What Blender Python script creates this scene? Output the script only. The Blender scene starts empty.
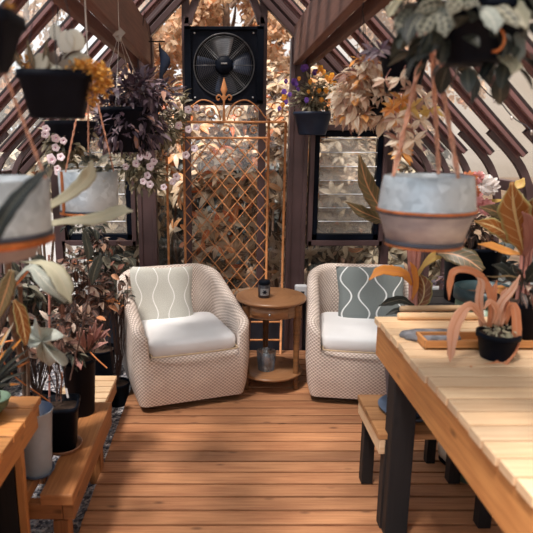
import bpy, math, random
from mathutils import Vector, Matrix, Euler
from math import sin, cos, pi, radians as R
random.seed(7)
SC = bpy.context.scene
COL = SC.collection
# ---------------------------------------------------------------- camera
F, CX, CY, EYE = 570.0, 222.0, 266.5, 1.5
PITCH = math.atan(126.5 / F)
cd = bpy.data.cameras.new('camera'); cam = bpy.data.objects.new('camera', cd); COL.objects.link(cam)
cam.location = (0, 0, EYE); cam.rotation_euler = (pi / 2 - PITCH, 0, 0)
cd.sensor_width = 36; cd.lens = F / 533 * 36; cd.shift_x = (266.5 - CX) / 533
cd.clip_start = 0.02; cd.dof.use_dof = True; cd.dof.focus_distance = 3.3; cd.dof.aperture_fstop = 3.2
SC.camera = cam
def ray(px, py):
    u = (px - CX) / F; v = (CY - py) / F
    return Vector((u, cos(PITCH) + v * sin(PITCH), -sin(PITCH) + v * cos(PITCH)))
def at(px, py, Y):
    r = ray(px, py); return Vector((0, 0, EYE)) + r * (Y / r.y)
def atz(px, py, z):
    r = ray(px, py); return Vector((0, 0, EYE)) + r * ((z - EYE) / r.z)
# ---------------------------------------------------------------- materials
MATS = {}
class NT:
    def __init__(s, name):
        s.m = bpy.data.materials.new(name); s.m.use_nodes = True; s.t = s.m.node_tree; s.n = s.t.nodes
        s.b = s.n['Principled BSDF']
    def new(s, ty, **kw):
        n = s.n.new(ty)
        for k, v in kw.items():
            if k in n.inputs: n.inputs[k].default_value = v
            else: setattr(n, k, v)
        return n
    def l(s, a, b): s.t.links.new(a, b)
    def uv(s, layer='UVMap', scale=None):
        u = s.new('ShaderNodeUVMap'); u.uv_map = layer
        if scale is None: return u.outputs[0]
        m = s.new('ShaderNodeMapping'); m.inputs['Scale'].default_value = scale; s.l(u.outputs[0], m.inputs[0]); return m.outputs[0]
    def obj(s, scale=(1, 1, 1)):
        u = s.new('ShaderNodeTexCoord'); m = s.new('ShaderNodeMapping'); m.inputs['Scale'].default_value = scale
        s.l(u.outputs['Object'], m.inputs[0]); return m.outputs[0]
    def noise(s, vec, scale, detail=4, rough=.55):
        n = s.new('ShaderNodeTexNoise'); n.inputs['Scale'].default_value = scale; n.inputs['Detail'].default_value = detail
        n.inputs['Roughness'].default_value = rough
        if vec is not None: s.l(vec, n.inputs['Vector'])
        return n.outputs['Fac']
    def ramp(s, fac, stops, interp='LINEAR'):
        r = s.new('ShaderNodeValToRGB'); e = r.color_ramp; e.interpolation = interp
        while len(e.elements) < len(stops): e.elements.new(.5)
        for el, (p, c) in zip(e.elements, stops): el.position = p; el.color = (*c, 1)
        s.l(fac, r.inputs[0]); return r.outputs[0]
    def mix(s, fac, a, b, mode='MIX'):
        m = s.new('ShaderNodeMix', data_type='RGBA', blend_type=mode)
        for sock, v in ((m.inputs[0], fac), (m.inputs[6], a), (m.inputs[7], b)):
            if isinstance(v, (int, float)): sock.default_value = v
            elif isinstance(v, tuple): sock.default_value = (*v, 1)
            else: s.l(v, sock)
        return m.outputs[2]
    def math(s, op, a, b=None, c=None):
        m = s.new('ShaderNodeMath', operation=op)
        for i, v in enumerate((a, b, c)):
            if v is None: continue
            if isinstance(v, (int, float)): m.inputs[i].default_value = v
            else: s.l(v, m.inputs[i])
        return m.outputs[0]
    def bump(s, h, strength=.3, dist=.003):
        b = s.new('ShaderNodeBump'); b.inputs['Strength'].default_value = strength; b.inputs['Distance'].default_value = dist
        s.l(h, b.inputs['Height']); s.l(b.outputs[0], s.b.inputs['Normal'])
    def rnd(s):
        u = s.uv('Rnd'); x = s.new('ShaderNodeSeparateXYZ'); s.l(u, x.inputs[0]); return x.outputs[0], x.outputs[1]
    def sep(s, v):
        x = s.new('ShaderNodeSeparateXYZ'); s.l(v, x.inputs[0]); return x.outputs
    def col(s, c, rough=.6, metal=0):
        if isinstance(c, tuple): s.b.inputs['Base Color'].default_value = (*c, 1)
        else: s.l(c, s.b.inputs['Base Color'])
        s.b.inputs['Roughness'].default_value = rough; s.b.inputs['Metallic'].default_value = metal
        return s.m
def plain(name, c, rough=.6, metal=0, var=.25, scale=14, spec=.5):
    t = NT(name); t.b.inputs['Specular IOR Level'].default_value = spec; f = t.noise(t.obj(), scale)
    k = t.ramp(f, [(.3, tuple(x * (1 - var) for x in c)), (.7, tuple(min(1, x * (1 + var)) for x in c))])
    return t.col(k, rough, metal)
def wood(name, dark, light, rough=.55, knots=True, gs=1.0, low=.70):
    t = NT(name); uv = t.uv(); r1, r2 = t.rnd()
    cmb = t.new('ShaderNodeCombineXYZ'); t.l(r1, cmb.inputs[0]); t.l(r2, cmb.inputs[1])
    vm = t.new('ShaderNodeVectorMath', operation='MULTIPLY_ADD'); t.l(cmb.outputs[0], vm.inputs[0]); vm.inputs[1].default_value = (37, 23, 0)
    t.l(uv, vm.inputs[2])
    def mp(sc):
        m = t.new('ShaderNodeMapping'); m.inputs['Scale'].default_value = sc; t.l(vm.outputs[0], m.inputs[0]); return m.outputs[0]
    g = t.noise(mp((3 * gs, 60 * gs, 1)), 1.2, 6, .65); lo = t.noise(mp((2.2, 7, 1)), 1.0, 2)
    f = t.math('ADD', t.math('MULTIPLY', g, .65), t.math('MULTIPLY', lo, .35))
    c = t.ramp(f, [(.32, dark), (.66, light)])
    tone = t.math('MULTIPLY_ADD', r1, .5, .75)
    c = t.mix(1.0, c, t.ramp(r1, [(0, (low, low * .98, low * .97)), (1, (1.16, 1.12, 1.06))]), 'MULTIPLY')
    if knots:
        v = t.new('ShaderNodeTexVoronoi'); v.inputs['Scale'].default_value = 1.0; t.l(mp((4.5, 11, 1)), v.inputs['Vector'])
        kf = t.ramp(v.outputs['Distance'], [(.05, (1, 1, 1)), (.14, (0, 0, 0))])
        c = t.mix(t.math('MULTIPLY', t.sep(kf)[0], .75), c, tuple(x * .35 for x in dark))
    t.bump(g, .35, .002)
    return t.col(c, rough)
def leafmat(name, stops, vein=None, vw=.03, rough=.5, mottle=0, edge=None, trans=.25, spots=None, side=26):
    """leaf blade: uv x along, y across; each leaf gets its own tone through Rnd"""
    t = NT(name); r1, r2 = t.rnd(); uv = t.uv(); s = t.sep(uv)
    c = t.ramp(r1, stops)
    if mottle:
        n = t.noise(t.obj(), 60 if mottle < 1 else 25, 3)
        c = t.mix(t.math('MULTIPLY', n, .7), c, t.mix(1.0, c, (.35, .33, .3), 'MULTIPLY'))
    d = t.math('ABSOLUTE', t.math('SUBTRACT', s[1], .5))
    if spots:
        fr = t.math('SINE', t.math('MULTIPLY_ADD', s[0], 34, t.math('MULTIPLY', d, -14)))
        band = t.math('MULTIPLY', t.math('GREATER_THAN', fr, .0), t.math('COMPARE', d, .2, .11))
        c = t.mix(band, c, spots)
    if vein:
        mid = t.math('LESS_THAN', d, vw)
        sv = t.math('SINE', t.math('ADD', t.math('MULTIPLY', s[0], side * 2.4), t.math('MULTIPLY', d, -side)))
        sv = t.math('MULTIPLY', t.math('GREATER_THAN', sv, .93), .45)
        c = t.mix(t.math('MAXIMUM', mid, sv), c, vein)
    if edge:
        c = t.mix(t.math('MULTIPLY', t.math('SMOOTH_MIN', 1, t.math('MAXIMUM', t.math('MULTIPLY_ADD', d, 8, -3), 0), .1), 1), c, edge)
    t.col(c, rough)
    if trans:
        tr = t.new('ShaderNodeBsdfTranslucent'); t.l(c, tr.inputs[0]); mx = t.new('ShaderNodeMixShader'); mx.inputs[0].default_value = trans
        t.l(t.b.outputs[0], mx.inputs[1]); t.l(tr.outputs[0], mx.inputs[2]); t.l(mx.outputs[0], t.n['Material Output'].inputs[0])
    return t.m
def glass(name, tint=(1, 1, 1), refl=.06, haze=0.0, hazecol=(.6, .6, .6)):
    t = NT(name); tr = t.new('ShaderNodeBsdfTransparent'); tr.inputs[0].default_value = (*tint, 1)
    gl = t.new('ShaderNodeBsdfGlossy'); gl.inputs['Roughness'].default_value = .03
    mx = t.new('ShaderNodeMixShader'); mx.inputs[0].default_value = refl; t.l(tr.outputs[0], mx.inputs[1]); t.l(gl.outputs[0], mx.inputs[2])
    out = mx.outputs[0]
    if haze:
        tl = t.new('ShaderNodeBsdfTranslucent'); tl.inputs[0].default_value = (*hazecol, 1)
        n = t.noise(t.obj((1, 1, 1)), 5, 5); m2 = t.new('ShaderNodeMixShader'); t.l(t.math('MULTIPLY', n, haze * 2), m2.inputs[0])
        t.l(out, m2.inputs[1]); t.l(tl.outputs[0], m2.inputs[2]); out = m2.outputs[0]
    t.l(out, t.n['Material Output'].inputs[0]); return t.m
def wicker(name):
    t = NT(name); uv = t.uv()
    s = t.sep(uv); vv = t.math('MULTIPLY', s[1], 1 / .0105); row = t.math('FLOOR', vv); fr = t.math('ABSOLUTE', t.math('MULTIPLY_ADD', t.math('FRACT', vv), 2, -1))
    w = t.math('SINE', t.math('ADD', t.math('MULTIPLY', s[0], 2 * pi / .025), t.math('MULTIPLY', row, pi)))
    edge = t.math('MULTIPLY', t.math('POWER', fr, 4), .55); h = t.math('SUBTRACT', t.math('MULTIPLY_ADD', w, .5, .5), edge)
    c = t.ramp(h, [(0, (.44, .35, .30)), (.4, (.74, .63, .57)), (.9, (.92, .83, .77))])
    n = t.noise(uv, 9, 3); c = t.mix(.5, c, t.ramp(n, [(.3, (.8, .76, .76)), (.7, (1.1, 1.08, 1.05))]), 'MULTIPLY')
    t.bump(h, .4, .003)
    return t.col(c, .55)
def wavecloth(name, base, line, amp=.3, wd=.05, nl=4.0):
    t = NT(name); s = t.sep(t.uv())
    u = t.math('MULTIPLY', s[0], nl); cell = t.math('FLOOR', u)
    sg = t.math('MULTIPLY_ADD', t.math('MODULO', cell, 2), 2, -1)
    w = t.math('MULTIPLY', t.math('MULTIPLY', t.math('SINE', t.math('MULTIPLY', s[1], 2 * pi * 1.6)), amp), sg)
    d = t.math('ABSOLUTE', t.math('SUBTRACT', t.math('SUBTRACT', t.math('FRACT', u), .5), w))
    ln = t.math('LESS_THAN', d, wd)
    n = t.noise(t.uv(scale=(1, 1, 1)), 160, 2); c0 = t.ramp(n, [(.35, tuple(x * .72 for x in base)), (.65, tuple(x * 1.2 for x in base))])
    t.bump(n, .3, .002)
    return t.col(t.mix(ln, c0, line), .9)
M = {}
M['deck'] = wood('deck_wood', (.29, .115, .055), (.58, .29, .145), .6)
M['pine'] = wood('pine_wood', (.42, .155, .048), (.74, .36, .13), .5)
M['pale'] = wood('pale_pine', (.66, .42, .24), (.90, .70, .48), .5, knots=False, low=.88)
M['timber'] = wood('bench_timber', (.20, .075, .025), (.46, .205, .08), .55)
M['bench'] = wood('bench_wood', (.28, .12, .045), (.58, .30, .13), .55)
M['darkwood'] = wood('dark_wood', (.008, .007, .009), (.022, .017, .018), .7)
M['tablewood'] = wood('side_table_wood', (.23, .10, .04), (.45, .23, .11), .32, knots=False)
M['legwood'] = wood('table_leg_wood', (.10, .045, .02), (.26, .12, .045), .35, knots=False)
M['bamboo'] = wood('smooth_pole_wood', (.72, .45, .25), (.9, .66, .42), .4, knots=False)
M['frame'] = plain('brown_frame', (.085, .048, .050), .45, 0, .2, 5)
M['rib'] = plain('rafter_paint', (.19, .095, .095), .4, 0, .25, 4)
M['rafterdark'] = plain('rafter_groove', (.022, .012, .014), .5)
M['beam'] = wood('beam_wood', (.10, .042, .032), (.22, .105, .08), .6, knots=False)
M['black'] = plain('black_plastic', (.004, .006, .012), .5, 0, .25, 14, .08)
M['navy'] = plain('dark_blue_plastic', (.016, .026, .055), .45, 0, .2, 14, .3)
M['hangpot'] = plain('dark_hanging_plastic', (.007, .009, .016), .6, 0, .25, 14, .08)
M['bluegrey'] = plain('blue_grey_plastic', (.10, .14, .22), .45)
M['cream'] = plain('cream_ceramic', (.80, .66, .52), .35)
M['greenbowl'] = plain('green_glaze', (.20, .29, .20), .25)
M['teal'] = plain('teal_plastic', (.025, .055, .065), .4)
M['bucket'] = plain('grey_bucket', (.36, .42, .50), .45, 0, .12)
M['saucer'] = plain('brown_saucer', (.35, .17, .10), .45)
M['white'] = plain('white_plastic', (.72, .75, .80), .35, 0, .04)
M['slot'] = plain('dark_slot', (.03, .035, .05), .4)
M['cushion'] = plain('white_cushion', (.86, .87, .90), .9, 0, .03, 6)
M['piping'] = plain('cushion_piping', (.55, .42, .28), .8)
M['soil'] = plain('potting_soil', (.05, .028, .018), .95, 0, .6, 80)
M['rope'] = plain('jute_rope', (.62, .30, .20), .9, 0, .35, 160)
M['cord'] = plain('dark_cord', (.02, .02, .03), .5)
M['wire'] = plain('pale_wire', (.55, .5, .47), .4, .4)
M['copper'] = plain('copper_band', (.55, .17, .05), .45, .55, .4, 30)
M['lead'] = plain('dark_band', (.07, .075, .10), .5, .4)
M['gate'] = plain('orange_gate_paint', (.62, .26, .10), .5, .1, .35, 20)
M['stone'] = plain('grey_slate', (.19, .19, .21), .8, 0, .5, 30)
M['stem'] = plain('brown_stem', (.085, .045, .035), .7)
M['pinkstem'] = plain('pink_stem', (.50, .22, .18), .6)
M['orangestem'] = plain('orange_stem', (.60, .20, .06), .6)
M['trunk'] = plain('grey_bark', (.16, .10, .07), .9, 0, .5, 20)
M['wicker'] = wicker('woven_wicker')
M['cloth_pale'] = wavecloth('pale_wave_cloth', (.62, .62, .57), (.90, .90, .88), .17, .035)
M['cloth_grey'] = wavecloth('grey_wave_cloth', (.20, .23, .232), (.80, .83, .84))
M['label'] = plain('grey_label', (.22, .22, .23), .5)
M['jar'] = plain('smoky_jar', (.035, .03, .035), .15)
M['clasp'] = plain('steel_grey', (.33, .34, .36), .35, .7)
M['guard'] = plain('guard_wire', (.13, .13, .14), .4, .5)
M['kneewall'] = plain('dark_wall_panel', (.022, .026, .040), .6, 0, .4, 3)
M['garden'] = plain('garden_soil', (.16, .10, .06), .95, 0, .5, 3)
M['whitewall'] = plain('white_render', (.93, .95, .98), .8, 0, .05, 3)
def galv():
    t = NT('galvanised_steel'); v = t.new('ShaderNodeTexVoronoi'); v.inputs['Scale'].default_value = 55; t.l(t.obj(), v.inputs['Vector'])
    n = t.noise(t.obj(), 12); f = t.math('ADD', t.math('MULTIPLY', t.sep(v.outputs['Color'])[0], .35), t.math('MULTIPLY', n, .65))
    c = t.ramp(f, [(.25, (.42, .47, .52)), (.75, (.66, .72, .78))]); return t.col(c, .38, .35)
M['galv'] = galv()
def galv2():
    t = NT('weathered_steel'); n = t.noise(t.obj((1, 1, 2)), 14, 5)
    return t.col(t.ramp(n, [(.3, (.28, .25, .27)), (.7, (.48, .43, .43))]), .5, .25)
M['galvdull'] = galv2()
def gravel():
    t = NT('grey_gravel'); v = t.new('ShaderNodeTexVoronoi'); v.inputs['Scale'].default_value = 75; t.l(t.obj(), v.inputs['Vector'])
    c = t.ramp(t.sep(v.outputs['Color'])[0], [(0, (.05, .055, .08)), (.5, (.27, .27, .31)), (1, (.74, .70, .70))])
    c = t.mix(t.ramp(v.outputs['Distance'], [(.35, (0, 0, 0)), (.75, (1, 1, 1))]), c, (.01, .012, .02)) if False else c
    t.bump(v.outputs['Distance'], 1.0, -.012); return t.col(c, .9)
M['gravel'] = gravel()
M['glass'] = glass('clear_glass', (.97, .97, .97), .05)
M['roofglass'] = glass('roof_glass', (.93, .93, .93), .05, .10, (.75, .72, .68))
M['slatglass'] = glass('louvre_glass', (.9, .89, .88), .14, .22, (.8, .75, .7))
M['clearpot'] = glass('clear_plastic', (.8, .85, .9), .25, .25, (.5, .6, .7))
# leaves
L = {}
L['rhodo'] = leafmat('autumn_bush_leaf', [(0, (.04, .025, .02)), (.25, (.20, .12, .07)), (.45, (.58, .42, .27)), (.76, (.92, .78, .60)), (.86, (.84, .46, .22)), (.93, (.82, .30, .09)), (1, (.75, .14, .04))], (.8, .65, .45), .03, .45, 0, trans=.3)
L['rhodo2'] = leafmat('olive_bush_leaf', [(0, (.04, .035, .03)), (.3, (.18, .15, .11)), (.6, (.54, .46, .33)), (.96, (.80, .70, .54)), (1, (.78, .25, .08))], (.6, .5, .35), .03, .45, trans=.3)
L['tree'] = leafmat('peach_tree_leaf', [(0, (.34, .20, .11)), (.4, (.62, .42, .26)), (.8, (.88, .64, .44)), (1, (.88, .40, .18))], None, trans=.45)
L['hedge'] = leafmat('dark_hedge_leaf', [(0, (.02, .03, .035)), (1, (.10, .11, .10))], None, trans=.15)
L['purple'] = leafmat('purple_leaf', [(0, (.03, .02, .035)), (.6, (.13, .085, .12)), (.9, (.34, .26, .30)), (1, (.45, .22, .14))], None)
L['petuleaf'] = leafmat('petunia_leaf', [(0, (.06, .055, .035)), (.5, (.22, .19, .12)), (1, (.62, .54, .38))], None, trans=.3)
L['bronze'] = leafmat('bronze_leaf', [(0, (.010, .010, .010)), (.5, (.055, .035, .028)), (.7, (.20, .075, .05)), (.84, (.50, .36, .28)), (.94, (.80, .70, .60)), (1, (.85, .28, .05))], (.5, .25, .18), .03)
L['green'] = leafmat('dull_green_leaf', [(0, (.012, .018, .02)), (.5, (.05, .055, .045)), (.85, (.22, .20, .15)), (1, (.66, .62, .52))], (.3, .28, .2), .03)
L['cream'] = leafmat('cream_orange_leaf', [(0, (.22, .09, .06)), (.2, (.66, .48, .36)), (.5, (.88, .76, .60)), (.88, (.92, .84, .70)), (1, (.88, .42, .08))], (.70, .36, .28), .03, trans=.4)
L['orange'] = leafmat('orange_leaf', [(0, (.60, .20, .04)), (.5, (.85, .38, .08)), (1, (.9, .55, .2))], (.75, .3, .12), .03, trans=.35)
L['palelobe'] = leafmat('pale_lobed_leaf', [(0, (.60, .66, .62)), (1, (.70, .75, .70))], (.80, .78, .70), .0, .5, .3, trans=.2, side=0)
L['whitesucc'] = leafmat('white_succulent', [(0, (.86, .86, .78)), (1, (.95, .94, .88))], None, trans=.3)
L['olive'] = leafmat('pale_olive_leaf', [(0, (.42, .39, .27)), (1, (.60, .57, .42))], (.62, .56, .42), .03, .45, trans=.3, side=18)
L['grey'] = leafmat('grey_green_leaf', [(0, (.40, .44, .40)), (1, (.52, .56, .50))], (.66, .64, .56), .03, .5, .25, trans=.25, side=14)
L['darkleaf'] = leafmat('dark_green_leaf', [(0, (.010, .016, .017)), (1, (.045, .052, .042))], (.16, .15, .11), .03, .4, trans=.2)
L['pink'] = leafmat('dusty_pink_leaf', [(0, (.32, .13, .11)), (1, (.60, .34, .29))], (.3, .12, .1), .05)
L['varieg'] = leafmat('dark_spotted_leaf', [(0, (.17, .17, .13)), (1, (.40, .38, .30))], (.45, .42, .32), .035, .4, spots=(.025, .03, .028), side=0)
L['rubber'] = leafmat('brown_olive_leaf', [(0, (.23, .075, .02)), (1, (.40, .15, .035))], (.72, .55, .28), .045, .35, edge=(.42, .40, .18), trans=.3, side=18)
L['canna'] = leafmat('canna_leaf', [(0, (.12, .10, .05)), (1, (.26, .20, .10))], (.55, .28, .14), .04, .4, 1, trans=.3, side=20)
L['dry'] = leafmat('dried_orange_leaf', [(0, (.62, .22, .09)), (.5, (.80, .38, .20)), (1, (.82, .58, .45))], (.72, .35, .2), .08, .55, trans=.35, side=0)
L['succ'] = leafmat('pale_succulent', [(0, (.20, .14, .12)), (.5, (.42, .36, .28)), (1, (.80, .78, .66))], None, trans=.15)
L['sedum'] = leafmat('orange_sedum', [(0, (.45, .19, .03)), (.6, (.78, .40, .07)), (1, (.9, .58, .18))], None, trans=.2)
L['petal_pink'] = leafmat('pink_petal', [(0, (.90, .50, .70)), (1, (.98, .84, .92))], (.75, .15, .45), .06, .6, side=0)
L['petal_purple'] = leafmat('purple_petal', [(0, (.07, .02, .22)), (1, (.24, .09, .48))], None)
L['petal_orange'] = leafmat('orange_petal', [(0, (.85, .28, .03)), (1, (.95, .50, .05))], None)
L['petal_white'] = leafmat('white_petal', [(0, (.8, .74, .72)), (1, (.92, .9, .9))], (.6, .5, .45), .04)
L['petal_rust'] = leafmat('rust_petal', [(0, (.5, .13, .05)), (1, (.75, .28, .12))], None)
L['petal_rose'] = leafmat('rose_petal', [(0, (.68, .24, .24)), (1, (.85, .42, .42))], None)
L['yellow'] = leafmat('yellow_leaf', [(0, (.62, .42, .10)), (1, (.85, .62, .22))], (.7, .4, .15), .04, trans=.4)
# ---------------------------------------------------------------- mesh builder
class MB:
    def __init__(s): s.v = []; s.f = []; s.uv = []; s.rn = []; s.sm = []; s.mi = []; s.r = (random.random(), random.random()); s.m = 0
    def face(s, idx, uvs, smooth=False):
        s.f.append(tuple(idx)); s.uv.append(uvs); s.rn.append(s.r); s.sm.append(smooth); s.mi.append(s.m)
    def grid(s, pts, uvs, smooth=True, closeu=False):
        """pts[i][j] -> quads"""
        b = len(s.v); ni = len(pts); nj = len(pts[0])
        for row in pts: s.v.extend(tuple(p) for p in row)
        for i in range(ni - 1 + (1 if closeu else 0)):
            i2 = (i + 1) % ni
            for j in range(nj - 1):
                q = (b + i * nj + j, b + i2 * nj + j, b + i2 * nj + j + 1, b + i * nj + j + 1)
                iu = i + 1 if i2 else ni
                u = uvs(i, j), uvs(iu, j), uvs(iu, j + 1), uvs(i, j + 1)
                s.face(q, u, smooth)
    def newr(s): s.r = (random.random(), random.random())
    def box(s, c, d, rot=None, axis=None, taper=None):
        """axis = grain direction index"""
        s.newr(); b = len(s.v); c = Vector(c); d = Vector(d) / 2
        if axis is None: axis = max(range(3), key=lambda k: d[k])
        m = rot if rot is not None else Matrix.Identity(3)
        loc = []
        for x in (-1, 1):
            for y in (-1, 1):
                for z in (-1, 1):
                    k = 1.0
                    p = Vector((x * d.x, y * d.y, z * d.z))
                    if taper and z < 0: p.x *= taper; p.y *= taper
                    loc.append(p); s.v.append(tuple(c + m @ p))
        for fc in ((0, 1, 3, 2), (4, 6, 7, 5), (0, 4, 5, 1), (2, 3, 7, 6), (0, 2, 6, 4), (1, 5, 7, 3)):
            n = (loc[fc[1]] - loc[fc[0]]).cross(loc[fc[2]] - loc[fc[0]]); na = max(range(3), key=lambda k: abs(n[k]))
            ax = [k for k in range(3) if k != na]
            if axis in ax: uax = axis; vax = [k for k in ax if k != axis][0]
            else: uax, vax = ax
            s.face([b + k for k in fc], [(loc[k][uax], loc[k][vax] + na * .31) for k in fc])
        return s
    def lathe(s, prof, c=(0, 0, 0), n=32, mat=None, sx=1, sy=1, a0=0, a1=2 * pi):
        s.newr(); c = Vector(c); full = abs(a1 - a0 - 2 * pi) < 1e-5; pts = []
        for i in range(n if full else n + 1):
            a = a0 + (a1 - a0) * i / n
            row = []
            for r, z in prof:
                p = Vector((r * cos(a) * sx, r * sin(a) * sy, z)); row.append(c + (mat @ p if mat else p))
            pts.append(row)
        cum = [0]
        for k in range(1, len(prof)): cum.append(cum[-1] + math.hypot(prof[k][0] - prof[k - 1][0], prof[k][1] - prof[k - 1][1]))
        rr = max(p[0] for p in prof); s.grid(pts, lambda i, j: (i / n * 2 * pi * rr, cum[j]), True, full); return s
    def tube(s, pts, r, n=8, cap=True):
        s.newr(); pts = [Vector(p) for p in pts]; rad = r if isinstance(r, (list, tuple)) else [r] * len(pts); rows = []; u = None; cum = 0; cs = []
        for i, p in enumerate(pts):
            t = (pts[min(i + 1, len(pts) - 1)] - pts[max(i - 1, 0)]).normalized()
            if u is None: u = t.orthogonal().normalized()
            u = (u - t * u.dot(t)).normalized(); w = t.cross(u)
            rows.append([p + (u * cos(2 * pi * k / n) + w * sin(2 * pi * k / n)) * rad[i] for k in range(n + 1)])
            if i: cum += (p - pts[i - 1]).length
            cs.append(cum)
        b = len(s.v); s.grid(rows, lambda i, j: (cs[i], j / n * 6.28 * rad[i]), True)
        if cap:
            for i in (0, len(rows) - 1):
                ix = [b + i * (n + 1) + k for k in range(n)]
                s.face(ix if i else ix[::-1], [(0, 0)] * n)
        return s
    def ribbon(s, pts, wid, nrm, fold=.15, nj=4, cup=0.0):
        """leaf blade along pts with half-width list and facing direction"""
        s.newr(); pts = [Vector(p) for p in pts]; rows = []; n = len(pts)
        for i, p in enumerate(pts):
            t = (pts[min(i + 1, n - 1)] - pts[max(i - 1, 0)]).normalized(); N = Vector(nrm[i] if isinstance(nrm, list) else nrm)
            N = (N - t * N.dot(t)).normalized(); sd = t.cross(N)
            rows.append([p + sd * wid[i] * q + N * (abs(q) * fold * wid[i] + cup * wid[i] * q * q) for q in [(-1 + 2 * k / nj) for k in range(nj + 1)]])
        s.grid(rows, lambda i, j: (i / (n - 1), j / nj), True); return s
    def leaf(s, base, d, up, ln, w, bend=.6, n=5, shape='o', nj=2, fold=.2):
        d = Vector(d).normalized(); up = Vector(up); pts = [Vector(base)]; st = ln / n
        sd = d.cross(up)
        if sd.length < 1e-3: sd = d.orthogonal()
        sd.normalize(); nr = []
        for i in range(n):
            nr.append(sd.cross(d)); pts.append(pts[-1] + d * st); d = Matrix.Rotation(-bend / n, 3, sd) @ d
        nr.append(sd.cross(d))
        prof = {'o': lambda x: sin(pi * min(1, x * .93 + .02) ** .8), 'l': lambda x: sin(pi * x ** .9) ** 1.2 if 0 < x < 1 else 0, 'r': lambda x: math.sqrt(max(0, 1 - (2 * x - 1) ** 2)),
                's': lambda x: min(1, 6 * x + .35) * (1 - x ** 4), 'f': lambda x: .15 + .85 * x ** .7 if x < .8 else 1.0 - 2.2 * (x - .8)}[shape]
        s.ribbon(pts, [max(.0008, w / 2 * prof(i / n)) for i in range(n + 1)], nr, fold, nj); return s
    def build(s, name, mats, parent=None, loc=None, bevel=0, solid=0, recenter=True):
        me = bpy.data.meshes.new(name); c = Vector(loc) if loc is not None else Vector((0, 0, 0))
        me.from_pydata([tuple(Vector(v) - c) for v in s.v] if c.length else s.v, [], s.f)
        u = me.uv_layers.new(name='UVMap'); r = me.uv_layers.new(name='Rnd')
        ud = []; rd = []
        for uv, rn in zip(s.uv, s.rn):
            for q in uv: ud.extend(q); rd.extend(rn)
        u.data.foreach_set('uv', ud); r.data.foreach_set('uv', rd)
        me.polygons.foreach_set('use_smooth', s.sm); me.polygons.foreach_set('material_index', s.mi)
        for m in (mats if isinstance(mats, (list, tuple)) else [mats]): me.materials.append(m)
        me.update(); o = bpy.data.objects.new(name, me); COL.objects.link(o); o.location = c
        if parent is not None: o.parent = parent
        if bevel:
            b = o.modifiers.new('bevel', 'BEVEL'); b.width = bevel; b.segments = 2; b.limit_method = 'ANGLE'; b.angle_limit = R(50)
        if solid: q = o.modifiers.new('solid', 'SOLIDIFY'); q.thickness = solid; q.offset = 0
        return o
def tag(o, label=None, cat=None, group=None, kind=None):
    if label: o['label'] = label
    if cat: o['category'] = cat
    if group: o['group'] = group
    if kind: o['kind'] = kind
    return o
def struct(o, label=None, cat=None): o['kind'] = 'structure'; return tag(o, label, cat)
def thing(name, label, cat, loc=(0, 0, 0), rz=0, group=None):
    o = bpy.data.objects.new(name, None); COL.objects.link(o); o.location = loc; o.rotation_euler = (0, 0, rz); o.empty_display_size = .05
    return tag(o, label, cat, group)
def rv(s=1.0): return Vector((random.uniform(-s, s), random.uniform(-s, s), random.uniform(-s, s)))
def rdir():
    while True:
        v = rv()
        if .1 < v.length < 1: return v.normalized()
def smooth_path(pts, n=8):
    """Catmull-Rom through points"""
    P = [Vector(p) for p in pts]; P = [P[0] * 2 - P[1]] + P + [P[-1] * 2 - P[-2]]; out = []
    for i in range(1, len(P) - 2):
        for k in range(n):
            t = k / n; a, b, c, d = P[i - 1:i + 3]
            out.append(.5 * ((2 * b) + (c - a) * t + (2 * a - 5 * b + 4 * c - d) * t * t + (3 * b - a - 3 * c + d) * t ** 3))
    out.append(P[-2]); return out
def part(mb, name, mat, root, bevel=0, solid=0, label=None):
    """mesh given in place coordinates, stored relative to its thing"""
    inv = Matrix.Translation(-Vector(root.location)) if root.parent is None else None
    if inv is None:
        base = Vector(root.parent.location) if root.type == 'MESH' or True else Vector()
        off = -Vector(root.parent.location)
    else: off = -Vector(root.location)
    mb.v = [tuple(Vector(v) + off) for v in mb.v]
    o = mb.build(name, mat, root, None, bevel, solid)
    if label: o['label'] = label
    return o
def single(mb, name, mat, label, cat, loc, group=None, bevel=0, solid=0, kind=None):
    return tag(mb.build(name, mat, None, loc, bevel, solid), label, cat, group, kind)
# ================================================================ SETTING
GY = 4.0; RZ = 2.78; EX = 1.43; EZ = 1.33; KW = .36
b = MB(); b.box((0, 1.5, -.09), (3.2, 6.4, .06)); struct(b.build('gravel_floor', M['gravel'], None, (0, 1.5, -.06)))
b = MB(); b.box((0, 6, -.2), (40, 40, .12)); struct(b.build('garden_ground', M['garden'], None, (0, 6, -.14)))
b = MB(); y = 3.94; k = 0
while y > -.4:
    x1 = .62 if y < 1.98 else 1.3
    b.box(((x1 - .565) / 2, y - .045, -.0125), (x1 + .565 - random.uniform(0, .006), .0795, .025), axis=0); y -= .0925
for x in (-.5, 0, .5): b.box((x, 1.77, -.043), (.05, 4.3, .034))
struct(b.build('deck_floor', M['deck'], None, (0, 1.8, 0), .0025))
def sbox(name, c, d, mat, rot=None, bev=.004, extra=()):
    b = MB(); b.box(c, d, rot)
    for c2, d2 in extra: b.box(c2, d2, rot)
    return struct(b.build(name, mat, None, c, bev))
sbox('wall_back', (0, GY + .02, KW / 2 - .03), (2.9, .06, KW + .06), M['kneewall'], extra=[((x, GY - .015, KW / 2), (.02, .015, KW)) for x in (-1.2, -.9, -.6, -.3, 0, .3, .6, .9, 1.2)])
sbox('trim_1', (0, GY, KW + .012), (2.9, .13, .025), M['frame'])
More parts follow.
